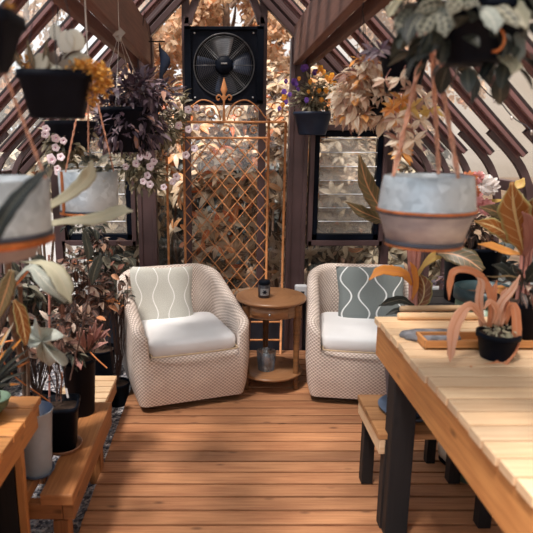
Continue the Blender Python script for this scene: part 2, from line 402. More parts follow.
for s, nm in ((-1, 'left'), (1, 'right')):
    sbox('wall_' + nm, (s * EX, 1.75, KW / 2 - .03), (.05, 4.5, KW + .06), M['kneewall'])
    sbox('trim_sill_' + nm, (s * EX, 1.75, KW + .012), (.09, 4.5, .025), M['frame'])
    sbox('eave_beam', (s * (EX + .0), 1.75, EZ - .05), (.05, 4.5, .05), M['frame'])
    sbox('gable_post', (s * .52, GY, 1.06), (.085, .09, 2.2), M['frame'], extra=[((s * .52 + q, GY - .01, 1.06), (.03, .09, 2.19)) for q in (-.05, .05)])
    sbox('gable_stud', (s * 1.155, GY, .97), (.055, .06, 1.2), M['frame'])
    sbox('corner_post', (s * EX, GY, .66), (.07, .07, 1.3), M['frame'])
    # sloping gable rafter and its trim
    a = R(45) * s; ln = 1.43 * math.sqrt(2)
    rot = Euler((0, a, 0)).to_matrix(); mid = Vector((s * .715, GY - .01, RZ - .05 - .715))
    b = MB(); b.box(mid, (ln, .09, .06), rot); b.box(mid + rot @ Vector((0, -.03, -.055)), (ln - .06, .06, .04), rot); b.box(mid + rot @ Vector((0, -.05, -.012)), (ln, .03, .02), rot)
    struct(b.build('gable_rafter', M['frame'], None, mid, .004))
    # long purlin beam, a wide plank and a narrow one beside it
    b = MB(); b.box((s * .49, 2.3, 2.10), (.045, 3.35, .235), None, 1); struct(b.build('roof_beam', M['beam'], None, (s * .49, 2.3, 2.10), .006))
    b = MB(); b.box((s * .575, 2.3, 2.0), (.035, 3.35, .06), None, 1); struct(b.build('roof_rail', M['beam'], None, (s * .575, 2.3, 2.0), .004))
    # roof panes and ribs
    b = MB(); b.v = [(0, .3, RZ), (s * 1.33, .3, RZ - 1.33), (s * 1.33, GY, RZ - 1.33), (0, GY, RZ)]; b.face((0, 1, 2, 3), [(0, 0), (1, 0), (1, 1), (0, 1)])
    c = [(1.33, RZ - 1.33), (1.39, RZ - 1.40), (1.425, RZ - 1.47), (1.44, RZ - 1.53)]
    b.grid([[(s * x, .3, z), (s * x, GY, z)] for x, z in c], lambda i, j: (i, j))
    struct(b.build('roof_glass', M['roofglass'], None, (s * .7, 2, 2.0), 0, .004))
    y = .70
    while y < GY - .06:
        L0 = 1.33 * math.sqrt(2); mid = Vector((s * .665, y, RZ - .665)); 
        b = MB(); up = rot @ Vector((0, 0, 1))
        def rb(off, w, h):
            b.box(mid + rot @ Vector((0, off, -.004 - h / 2)), (L0, w, h), rot)
        b.m = 1; rb(0, .094, .014)
        b.m = 0; rb(0, .030, .042); rb(-.036, .020, .03); rb(.036, .020, .03)
        struct(b.build('roof_rafter', [M['rib'], M['rafterdark']], None, mid, .003))
        b = MB(); P = [(1.17, RZ - 1.17 - .07), (1.27, RZ - 1.27 - .065), (1.335, RZ - 1.33 - .09), (1.375, RZ - 1.53), (1.39, RZ - 1.72), (1.395, KW + .02)]
        P = smooth_path([(s * x, y, z) for x, z in P], 4)
        for q in (-.02, .02):
            pass
        rows = []
        for i, p in enumerate(P):
            t = (P[min(i + 1, len(P) - 1)] - P[max(i - 1, 0)]).normalized(); n_ = Vector((t.z, 0, -t.x)) * .016
            rows.append([p - n_ + Vector((0, -.014, 0)), p + n_ + Vector((0, -.014, 0)), p + n_ + Vector((0, .014, 0)), p - n_ + Vector((0, .014, 0)), p - n_ + Vector((0, -.014, 0))])
        b.grid(rows, lambda i, j: (i * .05, j * .04), False)
        struct(b.build('wall_stud', M['frame'], None, (s * 1.39, y, 1.0)))
        y += .31
    # glass of the side wall
    b = MB(); b.box((s * (EX + .0), 1.75, .83), (.004, 4.4, .9)); struct(b.build('side_glass', M['glass'], None, (s * EX, 1.75, .83)))
    # panes of the gable: below the louvre window, beside it, above it
    b = MB(); b.v = [(s * .24, GY, KW), (s * .57, GY, KW), (s * .57, GY, RZ - .1 - .57), (s * .24, GY, RZ - .1 - .24)]; b.face((0, 1, 2, 3), [(0, 0)] * 4)
    b.v += [(s * .57, GY, 1.6), (s * 1.08, GY, 1.6), (s * .57, GY, RZ - .1 - .57)]; b.face((4, 5, 6), [(0, 0)] * 3)
    b.v += [(s * .57, GY, KW), (s * 1.4, GY, KW), (s * 1.4, GY, .79), (s * .57, GY, .79)]; b.face((7, 8, 9, 10), [(0, 0)] * 4)
    b.v += [(s * 1.18, GY, .79), (s * 1.4, GY, .79), (s * 1.4, GY, 1.27), (s * 1.18, GY, 1.5)]; b.face((11, 12, 13, 14), [(0, 0)] * 4)
    struct(b.build('gable_glass', M['glass'], None, (s * .7, GY, 1.0), 0, .004))
sbox('ridge_beam', (0, 2.2, RZ - .07), (.07, 3.8, .12), M['frame'])
for x in (-.238, .272):
    sbox('gable_mullion', (x, GY, 1.43), (.05, .07, 2.1), M['frame'])
    s = -1 if x < 0 else 1
    b = MB(); P = smooth_path([(x - s * .02, GY - .01, 2.24), (x - s * .045, GY - .01, 2.32), (x - s * .10, GY - .01, 2.44), (x - s * .17, GY - .01, 2.55)], 5)
    b.grid([[p + Vector((-s * .02, -.025, 0)), p + Vector((s * .03, -.025, 0)), p + Vector((s * .03, .025, 0)), p + Vector((-s * .02, .025, 0)), p + Vector((-s * .02, -.025, 0))] for p in P], lambda i, j: (i * .03, j * .03), False)
    struct(b.build('arch_brace', M['frame'], None, (x, GY, 2.4)))
sbox('trim_2', (.017, GY, 2.205), (.46, .05, .03), M['frame'])
sbox('trim_3', (.017, GY, 1.745), (.46, .05, .03), M['frame'])
b = MB(); b.box((.017, GY, 1.05), (.46, .004, 1.36)); b.box((.017, GY, 2.40), (.46, .004, .34)); struct(b.build('gable_glass', M['glass'], None, (0, GY, 1.3)))
# louvre windows
for s, n in ((1, 1), (-1, 2)):
    r = thing('window_%d' % n, None, None, (s * .86, GY, .8)); r['kind'] = 'structure'
    x0, x1, z0, z1 = s * .60, s * 1.125, .775, 1.60; xm = (x0 + x1) / 2; w = abs(x1 - x0)
    b = MB(); 
    for z in (z0 + .018, z1 - .018): b.box((xm, GY - .02, z), (w, .09, .036))
    for x in (x0 + s * .014, x1 - s * .014): b.box((x, GY - .02, (z0 + z1) / 2), (.03, .09, z1 - z0))
    part(b, 'window_frame', M['frame'], r, .003)
    b = MB()
    for z in (z0 + .058, z1 - .058): b.box((xm, GY - .02, z), (w - .06, .05, .042))
    for x in (x0 + s * .048, x1 - s * .048): b.box((x, GY - .02, (z0 + z1) / 2), (.036, .05, z1 - z0 - .08))
    part(b, 'sash', M['black'], r, .002)
    for k in range(7):
        b = MB(); rot = Euler((R(-52), 0, 0)).to_matrix(); c = Vector((xm, GY - .02, z0 + .125 + k * .094))
        b.box(c, (w - .14, .118, .005), rot); 
        b.m = 1; b.box(c + rot @ Vector((0, -.060, 0)), (w - .14, .003, .0065), rot)
        part(b, 'louvre_slat', [M['slatglass'], M['white']], r)
sbox('wall_front', (0, -.75, .5), (2.9, .06, 1.1), M['kneewall'])  # unseen wall behind the camera, added to cut low frontal sky light
# garden beyond: pale wall left
b = MB(); b.box((-2.4, 5.4, .45), (2.4, .12, 1.2)); struct(b.build('garden_wall', M['whitewall'], None, (-2.4, 5.4, 0), .01))
# ================================================================ EXHAUST FAN
def fan():
    c = at(224, 66, GY - .07); r = thing('exhaust_fan', 'square black exhaust fan with round wire guard, high in the gable above the trellis', 'fan', (c.x, c.y, c.z)); W = .43; H = .43
    b = MB()
    for s in (-1, 1):
        b.box(c + Vector((s * (W / 2 + .02), 0, 0)), (.045, .08, H + .05)); b.box(c + Vector((0, 0, s * (H / 2 + .012))), (W + .08, .08, .02))
    part(b, 'housing_frame', M['black'], r, .003)
    b = MB(); n = 48
    rows = []
    for i in range(n + 1):
        a = 2 * pi * i / n + pi / 4; ca, sa = cos(a), sin(a); k = (W / 2) / max(abs(ca), abs(sa))
        rows.append([c + Vector((ca * k, -.02, sa * k)), c + Vector((ca * .2, -.02, sa * .2)), c + Vector((ca * .19, .03, sa * .19))])
    b.grid(rows, lambda i, j: (i, j), False); part(b, 'front_plate', M['hangpot'], r, 0, .003)
    b = MB(); b.box(c + Vector((0, .05, 0)), (W, .01, H)); part(b, 'back_shutter', M['black'], r)
    for k in range(4):
        b = MB(); a = R(95 + 90 * k); rows = []
        for i in range(7):
            q = .055 + .13 * i / 6; row = []
            for j in range(5):
                aa = a + (j / 4 - .5) * (1.15 - .3 * i / 6); row.append(c + Vector((cos(aa) * q, .01 + (j / 4 - .5) * .04, sin(aa) * q)))
            rows.append(row)
        b.grid(rows, lambda i, j: (i, j)); part(b, 'blade', M['clasp'] if k == 0 else M['navy'], r, 0, .003)  # top blade coloured paler to paint in the light on it
    b = MB(); mat = Euler((R(90), 0, 0)).to_matrix()
    b.lathe([(.0, .055), (.05, .055), (.056, .045), (.056, -.02), (0, -.02)], c, 24, mat); part(b, 'motor_hub', M['black'], r)
    b = MB(); b.box(c + Vector((0, -.057, .010)), (.04, .004, .009)); part(b, 'hub_label', M['label'], r)
    b = MB()
    for q in [.065 + .0115 * k for k in range(12)]:
        b.tube([c + Vector((cos(2 * pi * i / 40) * q, -.045 + .02 * (q / .2) ** 3, sin(2 * pi * i / 40) * q)) for i in range(41)], .0011, 4, False)
    b.tube([c + Vector((cos(2 * pi * i / 48) * .197, -.03, sin(2 * pi * i / 48) * .197)) for i in range(49)], .003, 5, False)
    for a in (0, 45, 135, 180, -45):
        for off in ((-.006, .006) if a not in (0, 180) else (0,)):
            d = Vector((cos(R(a)), 0, sin(R(a)))); sd = Vector((-d.z, 0, d.x)) * off
            b.tube([c + d * .05 + sd + Vector((0, -.045, 0)), c + d * .2 + sd + Vector((0, -.03, 0))], .002, 5)
    part(b, 'wire_guard', M['guard'], r)
    for x in (-1, 1):
        for z in (-1, 1):
            b = MB(); b.lathe([(0, .006), (.005, .005), (.006, 0)], c + Vector((x * .19, -.022, z * .2)), 8, mat); part(b, 'bolt', M['white'], r)
fan()
# ================================================================ TRELLIS GATE
def trellis():
    Y = 3.86; X = [at(p, 200, Y).x for p in (167.5, 184.5, 267.5, 284)]; z1 = at(200, 122, Y).z; z2 = at(200, 138, Y).z
    r = thing('metal_trellis', 'orange painted metal garden trellis with diamond lattice and scrolled top behind the side table', 'trellis', (.03, Y, 0)); m = M['gate']
    for i, x in enumerate(X):
        top = (at(167, 156, Y).z, z1 + .02, z1 + .02, z1)[i]
        b = MB(); b.tube([(x, Y, 0), (x, Y, top)], .0085, 8); part(b, 'upright', m, r)
    for z in (z1, z2, at(0, 340, Y).z, at(0, 322, Y).z):
        b = MB(); b.tube([(X[1] if z in (z1, z2) else X[0], Y, z), (X[3] if z == z1 else (X[2] if z == z2 else X[3]), Y, z)], .0075, 8); part(b, 'crossbar', m, r)
    b = MB(); zb = .42; wd = X[2] - X[1]; st = wd / 5.5; k = -12
    for sg in (1, -1):
        for k in range(-14, 20):
            # line: z = zb + sg*(x-X1)*1.25 + k*st*1.25
            pts = []
            f = lambda x: zb + sg * (x - X[1]) * 1.2 + k * st * 1.2
            xs = sorted([X[1], X[2], X[1] + (zb - zb - k * st * 1.2) * sg / 1.2, X[1] + (z2 - zb - k * st * 1.2) * sg / 1.2])
            sg_ = [(x, f(x)) for x in xs if X[1] - 1e-6 <= x <= X[2] + 1e-6 and zb - 1e-6 <= f(x) <= z2 + 1e-6]
            if len(sg_) >= 2 and abs(sg_[0][0] - sg_[-1][0]) > .01: b.tube([(sg_[0][0], Y + sg * .003, sg_[0][1]), (sg_[-1][0], Y + sg * .003, sg_[-1][1])], .0033, 5, False)
    part(b, 'lattice', m, r)
    def px(p): return at(p[0], p[1], Y)
    def scroll(cx, cy, r0, r1, a0, a1, n=22):
        return [px((cx + (r0 + (r1 - r0) * t / n) * cos(R(a0 + (a1 - a0) * t / n)), cy - (r0 + (r1 - r0) * t / n) * sin(R(a0 + (a1 - a0) * t / n)))) for t in range(n + 1)]
    for s in (-1, 1):
        cx = 224
        b = MB(); b.tube(scroll(cx + s * 14, 113, 2, 6, 90, 90 - s * 430) , .004, 6, False)
        b.tube(smooth_path([px((cx + s * 3, 120)), px((cx + s * 9, 105)), px((cx + s * 22, 100)), px((cx + s * 34, 108)), px((cx + s * 42, 118)), px((cx + s * 50, 121)), px((cx + s * 58, 114)), px((cx + s * 57, 104)), px((cx + s * 50, 103)), px((cx + s * 47, 108))], 5), .0045, 6)
        part(b, 'scroll', m, r)
    for s in (-1, 1):
        b = MB(); b.tube(scroll(224 + s * 14 + 16, 130, 1.5, 5, 90, 90 - s * 400), .003, 6, False); part(b, 'small_scroll', m, r)
    c = px((224, 97)); b = MB()
    b.lathe([(0, .125), (.006, .105), (.016, .07), (.022, .045), (.012, .022), (.008, .012), (.016, .004), (.008, -.008), (.006, -.06), (.01, -.13), (.012, -.16)], c, 12, None, 1, .5)
    for s in (-1, 1): b.tube(smooth_path([c + Vector((s * .004, 0, -.02)), c + Vector((s * .03, 0, .012)), c + Vector((s * .048, 0, 0)), c + Vector((s * .04, 0, -.02)), c + Vector((s * .028, 0, -.01))], 5), .005, 6)
    part(b, 'finial', m, r)
trellis()
# ================================================================ ARMCHAIRS
def armchair(label, loc, rz):
    r = thing('wicker_armchair', label, 'armchair', loc, rz)
    W, D, T = .342, .365, .074
    pts = []  # plan (x, y, h)
    def hgt(y):
        t = max(0, min(1, (y + D) / (2 * D))); e = min(1, t / .06)
        return .45 + .035 * math.sqrt(max(0, 1 - (1 - e) ** 2)) + .215 * t ** .9
    def arc(cx, cy, rad, a0, a1, n):
        return [(cx + rad * cos(R(a0 + (a1 - a0) * i / n)), cy + rad * sin(R(a0 + (a1 - a0) * i / n))) for i in range(n + 1)]
    rf, rbk = .078, .17; FS = .335
    outer = []
    outer += [(-W + rf + .006 + (2 * (W - rf) - .012) * (1 - i / 6), -D, FS) for i in range(0, 7)]   # front, right to left
    outer += [(-W + rf, -D, hgt(-D))]
    outer += [(x, y, hgt(y)) for x, y in arc(-W + rf, -D + rf, rf, -90, -180, 6)[1:]]
    outer += [(-W, -D + rf + (2 * D - rf - rbk) * i / 10, hgt(-D + rf + (2 * D - rf - rbk) * i / 10)) for i in range(1, 10)]
    outer += [(x, y, hgt(y)) for x, y in arc(-W + rbk, D - rbk, rbk, 180, 90, 12)]
    left = [p for p in outer[7:]]
    outer += [(-W + rbk + 2 * (W - rbk) * i / 6, D, hgt(D)) for i in range(1, 6)]
    outer += [(-x, y, h) for x, y, h in reversed(left)]
    n = len(outer); rows = []; us = []; cum = 0
    for i, (x, y, h) in enumerate(outer):
        if i: cum += math.hypot(x - outer[i - 1][0], y - outer[i - 1][1])
        us.append(cum)
        a, c = outer[i - 1], outer[(i + 1) % n]; tx, ty = c[0] - a[0], c[1] - a[1]; l = math.hypot(tx, ty); nx, ny = -ty / l, tx / l   # inward?
        if nx * x + ny * y > 0: nx, ny = -nx, -ny
        front = h == FS
        if front: nx, ny = 0, 1
        elif y <= -D + .001: nx, ny = 0, 1
        P = lambda off, z: Vector((x + nx * off, y + ny * off, z))
        # corner squeeze: keep inner wall inside
        t = T if not front else .05
        fl = .014 * (1 - min(1, max(0, y + D) / .1) * 0)
        row = [P(.03, .045), P(.012, .12), P(.0, .26 if not front else .2), P(0, h - .04)]
        for k in range(1, 8):
            th = pi * k / 8; row.append(P(t / 2 - cos(th) * t / 2, h - .04 + sin(th) * .04))
        row += [P(t, h - .04), P(t, .24)]
        if not front and y <= -D + rf + .001 and abs(x) < W:  # rounded front corner: clamp inner points
            for q in range(len(row)):
                pass
        rows.append(row)
    b = MB(); cv = [0]
    for k in range(1, len(rows[20])): cv.append(cv[-1] + (rows[20][k] - rows[20][k - 1]).length)
    zz = lambda i, j: (us[i % n] if i < n else cum + .01, rows[i % n][j].z if j <= 3 else (rows[i % n][3].z + cv[j] - cv[3]))
    b.grid(rows, zz, True, True); body = b.build('woven_body', M['wicker'], r)
    b = MB(); b.box((0, 0, .262), (2 * W - .12, 2 * D - .12, .02)); b.build('seat_deck', M['wicker'], r)
    b = MB(); b.lathe([(0, 0), (.19, 0), (.2, .012), (.2, .02), (.06, .03), (.06, .05), (0, .05)], (0, 0, 0), 32); b.box((0, 0, .042), (.5, .5, .02)); b.build('swivel_base', M['black'], r)
    # seat cushion
    def cush(w, d, h, c, name, mat, par, e=.22):
        b = MB(); rows = []; n = 64; m = 14
        for i in range(n):
            a = 2 * pi * i / n; ca, sa = cos(a), sin(a); row = []
            for j in range(m + 1):
                ph = -pi / 2 + pi * j / m; cp, sp = cos(ph), sin(ph); f = lambda q, ee: math.copysign(abs(q) ** ee, q)
                puff = 1
                row.append(Vector((c[0] + w / 2 * f(ca, e) * f(cp, .26), c[1] + d / 2 * f(sa, e) * f(cp, .26), c[2] + h / 2 * f(sp, .55) * puff)))
            rows.append(row)
        b.grid(rows, lambda i, j: (i / n, j / m), True, True); return b.build(name, mat, par)
    cu = cush(2 * (W - T) - .012, 2 * D - .20, .105, (0, -.088, .372), 'seat_cushion', M['cushion'], r)
    b = MB(); w = W - T - .02; P = [(-w, -.2, .351), (-w + .01, -D - .022, .351), (w - .01, -D - .022, .351), (w, -.2, .351)]; P = [P[0], (-w, -D + .03, .351), (-w + .05, -D - .018, .351), (w - .05, -D - .018, .351), (w, -D + .03, .351), P[3]]
    b.tube(smooth_path(P, 6), .005, 6); b.build('piping', M['piping'], cu)
    return r
CL = armchair('cream wicker armchair with a pale patterned pillow, left of the round side table', (-.262, 3.335, 0), R(18.5))
CR = armchair('cream wicker armchair with a grey wave-patterned pillow, right of the round side table', (.865, 3.36, 0), R(-8))
def pillow(label, loc, rz, lean, roll, mat, W=.40, H=.36):
    b = MB(); n = 20
    def P(u, v, s):
        e = (1 - abs(u) ** 2.6) * (1 - abs(v) ** 2.6); pin = 1 - .07 * (1 - abs(u * v) ** .8) * (abs(u) ** 8 + abs(v) ** 8)
        wr = .004 * sin(7 * u + 3 * v) * e
        return Vector((u * W / 2 * pin, s * (.062 * max(0, e) ** .5) + wr, v * H / 2 * pin))
    for s in (-1, 1):
        rows = [[P(-1 + 2 * i / n, -1 + 2 * j / n, s) for j in range(n + 1)] for i in range(n + 1)]
        b.grid(rows, lambda i, j: (i / n, j / n))
    o = tag(b.build('throw_pillow', mat), label, 'pillow'); o.location = loc; o.rotation_euler = Euler((lean, roll, rz)); return o
pillow('pale sage throw pillow with thin white wavy lines, leaning in the left armchair', at(162, 295, 3.44), R(15), R(-17), R(3), M['cloth_pale'], .40, .36)
pillow('slate grey throw pillow with white wavy lines, leaning in the right armchair', at(371, 294, 3.44), R(-6), R(-17), R(-3), M['cloth_grey'], .42, .36)
# ================================================================ SIDE TABLE
def side_table():
    c = Vector((.30, 3.36, 0)); Z = .575; r = thing('side_table', 'round wooden side table with small drawer and low shelf between the two wicker armchairs', 'table', c); t = M['tablewood']
    b = MB(); b.lathe([(0, Z), (.2, Z), (.212, Z - .004), (.216, Z - .012), (.21, Z - .022), (.195, Z - .028), (0, Z - .028)], c, 56); part(b, 'tabletop', t, r)
    b = MB(); b.lathe([(.17, Z - .028), (.178, Z - .034), (.178, Z - .098), (.182, Z - .102), (.17, Z - .106), (.05, Z - .104)], c, 48); part(b, 'apron', t, r)
    a0 = R(-132); a1 = R(-62)
    b = MB(); b.lathe([(.179, Z - .04), (.1845, Z - .042), (.1845, Z - .092), (.179, Z - .094)], c, 20, None, 1, 1, a0, a1); dr = part(b, 'drawer', t, r)
    a = (a0 + a1) / 2; kc = c + Vector((cos(a) * .186, sin(a) * .186, Z - .067))
    b = MB(); rt = Euler((R(90), 0, a + pi / 2)).to_matrix(); b.lathe([(0, .014), (.006, .013), (.0075, .009), (.004, .004), (.005, -.002)], kc, 12, rt); b.v = [tuple(Vector(v) - c) for v in b.v]; b.build('knob', M['clasp'], dr)
    for ang in (-32, 95, 212):
        q = c + Vector((cos(R(ang)) * .178, sin(R(ang)) * .178, 0)); b = MB()
        b.lathe([(.011, 0), (.016, .006), (.018, .018), (.011, .03), (.02, .05), (.02, .06), (.012, .07), (.02, .085), (.022, .1), (.016, .12), (.019, .3), (.024, .42), (.026, .44), (.02, .452), (.026, .462), (.026, Z - .035)], q, 14)
        part(b, 'leg', M['legwood'], r)
    b = MB(); b.lathe([(0, .108), (.195, .108), (.203, .1), (.195, .09), (0, .09)], c, 48); part(b, 'low_shelf', t, r)
    # things on it
    p = atz(264, 297, Z); p.z = Z + .0005
    j = thing('candle_jar', 'small dark glass candle jar with grey label and black lid on the round side table', 'candle jar', p)
    b = MB(); b.lathe([(0, 0), (.034, 0), (.037, .004), (.037, .068), (.031, .078), (.029, .082), (0, .082)], p, 28); part(b, 'jar', M['jar'], j)
    b = MB(); b.lathe([(0, .081), (.034, .081), (.035, .084), (.035, .1), (.032, .103), (0, .103)], p, 28); part(b, 'lid', M['black'], j)
    b = MB(); b.lathe([(.0375, .018), (.0377, .06)], p, 10, None, 1, 1, R(-130), R(-45)); part(b, 'label', M['label'], j)
    b = MB()
    q = p + Vector((.001, -.0385, .039))
    for k in range(6):
        a = 2 * pi * k / 6; b.leaf(q, (cos(a), 0, sin(a)), (0, -1, 0), .015, .007, 0, 3)
    part(b, 'flower_emblem', M['hangpot'], j, 0, .0005)
    p = atz(266, 369, .1085); p.z = .1085
    j = thing('glass_bucket', 'small clear straight-sided vessel on the low shelf of the side table', 'vessel', p)
    b = MB(); b.lathe([(0, .002), (.045, .002), (.047, .006), (.058, .12), (.0595, .121), (.061, .119), (.05, 0), (0, 0)], p, 32); part(b, 'vessel', M['clearpot'], j)
    b = MB(); b.lathe([(0, .007), (.022, .007), (.026, .085), (.02, .1), (0, .104)], p, 20); part(b, 'candle', M['galv'], j)
side_table()
# sockets standing on the sill of the gable
def socket(label, p, w, h, d, double=False):
    r = thing('power_socket', label, 'socket', p)
    b = MB(); b.box(p + Vector((0, 0, h / 2)), (w, d, h)); part(b, 'case', M['white'], r, .012)
    b = MB()
    if double: b.box(p + Vector((-w * .45, 0, h * .6)), (w * .5, d * .9, h * .75)); part(b, 'plug', M['white'], r, .012)
    else: b.box(p + Vector((w * .1, -d / 2, h * .42)), (w * .3, .004, h * .38)); part(b, 'slot', M['slot'], r)
q = at(300.5, 302, 3.925); q.z = .385; socket('white upright power socket box on the window sill behind the round side table', q, .088, .112, .045)
q = at(437, 306, 3.925); q.z = .385; socket('white plug adapter on the window sill behind the work table', q, .08, .10, .045, True)
# ================================================================ HELPERS FOR POTS AND PLANTS
def round_pot(root, c, rt, rb, h, mat, soil=.85, rim=.006, name='pot'):
    c = Vector(c); b = MB(); z = h
    b.lathe([(0, .0), (rb * .96, 0), (rb, .004), (rt, z - .02), (rt + rim, z - .018), (rt + rim, z - .002), (rt + rim * .4, z), (rt - .003, z - .002), (rb * .93, .02), (0, .015)], c, 36)
    o = part(b, name, mat, root)
    if soil:
        b = MB(); rs = rb + (rt - rb) * soil - .004; b.lathe([(0, h * soil + .006), (rs * .5, h * soil + .004), (rs, h * soil)], c, 24); part(b, 'soil', M['soil'], root)
    return o
def saucer(root, c, r, mat, h=.018):
    b = MB(); b.lathe([(0, 0), (r * .85, 0), (r, h), (r - .004, h), (r * .82, .005), (0, .005)], c, 32); part(b, 'saucer', mat, root)
def square_pot(root, c, wt, wb, h, mat, rot=0):
    c = Vector(c); b = MB(); rows = []
    def sq(w, z, n=6):
        out = []
        for k in range(24):
            a = 2 * pi * k / 24; ca, sa = cos(a), sin(a); f = lambda q: math.copysign(abs(q) ** .32, q); p = Vector((f(ca) * w / 2, f(sa) * w / 2, z)); p.rotate(Euler((0, 0, rot))); out.append(c + p)
        return out
    L_ = [sq(.001, 0), sq(wb, 0), sq(wt, h - .02), sq(wt + .012, h - .018), sq(wt + .012, h), sq(wt - .004, h), sq(wb, .03), sq(.001, .03)]
    rows = [[L_[j][i] for j in range(len(L_))] for i in range(24)]
    b.grid(rows, lambda i, j: (i / 24, j / 7), True, True); part(b, 'pot', mat, root)
    b = MB(); T_ = [sq(.001, h * .86), sq(wb + (wt - wb) * .86 - .004, h * .86)]; b.grid([[T_[j][i] for j in range(2)] for i in range(24)], lambda i, j: (i / 24, j), True, True); part(b, 'soil', M['soil'], root)
def hero(root, mat, pts, hw, Y, tilt=(0, 0, .5), name='leaf', fold=.12, k=5, nj=6, petiole=None, cup=0):
    """one large blade through points seen in the photo, each with its own depth Y, half widths in photo pixels"""
    Ys = Y if isinstance(Y, (list, tuple)) else [Y + .012 * i * (-1) ** len(pts) for i in range(len(pts))]
    P = smooth_path([at(p[0], p[1], y) for p, y in zip(pts, Ys)], k); n = len(P) - 1; m = len(hw) - 1; W_ = []
    for i in range(n + 1):
        q = i / n * m; a = int(min(m - 1, q)); f = q - a; f = f * f * (3 - 2 * f); W_.append((hw[a] * (1 - f) + hw[a + 1] * f) * sum(Ys) / len(Ys) / F)
    c = P[len(P) // 2]; nr = (Vector((0, 0, EYE)) - c).normalized() + Vector(tilt)
    W_ = [w_ * (1 + .06 * sin(i * 1.7)) for i, w_ in enumerate(W_)]
    b = MB(); b.ribbon(P, W_, nr, fold, nj, cup); b.m = 0
    return part(b, name, mat, root, 0, .0015)
def stem(root, pts, r, mat, name='stem'):
    b = MB(); b.tube(smooth_path(pts, 5) if len(pts) > 2 else pts, r, 6); return part(b, name, mat, root)
def hstem(root, pts, Y, r, mat, name='stem'):
    Ys = Y if isinstance(Y, (list, tuple)) else [Y] * len(pts)
    P = [at(p[0], p[1], y) for p, y in zip(pts, Ys)]; b = MB(); b.tube(smooth_path(P, 5), r, 6); return part(b, name, mat, root)
def foliage(root, mat, c, rad, n, ln, w, shape='o', bend=.8, out=1.0, droop=.25, name='foliage', shell=.45, nn=4, base=None, twigs=0, tm=None, nj=2):
    b = MB(); c = Vector(c); pts = []
    for i in range(n):
        d = rdir(); q = shell + (1 - shell) * random.random(); p = c + Vector((d.x * rad[0], d.y * rad[1], d.z * rad[2])) * q
        dd = (Vector((d.x, d.y, d.z * .7)) * out + rv(.7) + Vector((0, 0, -droop))).normalized(); s = random.uniform(.65, 1.25)
        b.leaf(p, dd, (rv(.5) + Vector((0, -.2, 1))).normalized(), ln * s, w * s, bend * random.uniform(.3, 1.3), nn, shape, nj); pts.append(p)
    o = part(b, name, mat, root)
    if base is not None and twigs:
        b = MB()
        for k in range(twigs):
            p = random.choice(pts); m = (Vector(base) + p) / 2 + rv(.03); b.tube(smooth_path([Vector(base) + rv(.015), m, p], 4), .0022, 5)
        part(b, 'stems', tm or M['stem'], root)
    return o
def flower_mesh(kind, mat, centre=None):
    b = MB()
    if kind == 'petunia':
        n = 20; rows = []
        for i in range(n):
            a = 2 * pi * i / n; k = 1 + .1 * cos(5 * a); rows.append([Vector((cos(a) * r * (k if r > .6 else 1), sin(a) * r * (k if r > .6 else 1), z)) for r, z in ((.12, -.55), (.2, -.1), (.55, .08), (1, .0 + .06 * cos(10 * a)))])
        b.grid(rows, lambda i, j: (i / n, (.5, .58, .75, 1)[j]), True, True)
    elif kind == 'pansy':
        for a, s in ((60, 1), (120, 1), (-10, .9), (190, .9), (270, 1.1)):
            d = Vector((cos(R(a)), sin(R(a)), .1)); b.leaf(d * .05, d, (0, 0, 1), 1.0 * s, .95 * s, .4, 5, 'r', 4)
    elif kind == 'hibiscus':
        for k in range(12):
            a = 2 * pi * k / 12; d = Vector((cos(a), sin(a), .35 if k % 2 else .1)); b.leaf(d * .08, d, (0, 0, 1), 1.0, .62, .9, 6, 'o', 4, .3)
    me = b.build(kind + '_flower', mat); d = me.data; bpy.data.objects.remove(me); return d
FL = {'pink': flower_mesh('petunia', L['petal_pink']), 'purple': flower_mesh('pansy', L['petal_purple']), 'orange': flower_mesh('pansy', L['petal_orange']),
      'white': flower_mesh('hibiscus', L['petal_white']), 'rust': flower_mesh('hibiscus', L['petal_rust']), 'rose': flower_mesh('hibiscus', L['petal_rose'])}
def flower(root, kind, p, size, face=None):
    o = bpy.data.objects.new('flower', FL[kind]); COL.objects.link(o); o.parent = root; o.location = Vector(p) - Vector(root.location)
    n = face or ((Vector((0, 0, EYE)) - Vector(p)).normalized() + rv(.35)); o.rotation_euler = n.to_track_quat('Z', 'Y').to_euler(); o.scale = (size * random.uniform(.85, 1.1),) * 3; return o
def ropes(root, top, ends, r, mat=None, name='rope'):
    mat = mat or M['rope']
    for e in ends:
        b = MB(); n = 16; P = [Vector(e).lerp(Vector(top), i / n) for i in range(n + 1)]; ax = (Vector(top) - Vector(e)).normalized(); u = ax.orthogonal().normalized(); v = ax.cross(u)
        if r > .002:
            m = int((Vector(top) - Vector(e)).length / (r * 3)); m = min(m, 90)
            for ph in (0, pi): b.tube([Vector(e).lerp(Vector(top), i / m) + (u * cos(ph + i * 1.1) + v * sin(ph + i * 1.1)) * r * .5 for i in range(m + 1)], r * .62, 5)
        else: b.tube([e, top], r, 5)
        part(b, name, mat, root)
def roofz(x): return RZ - .03 - abs(x)
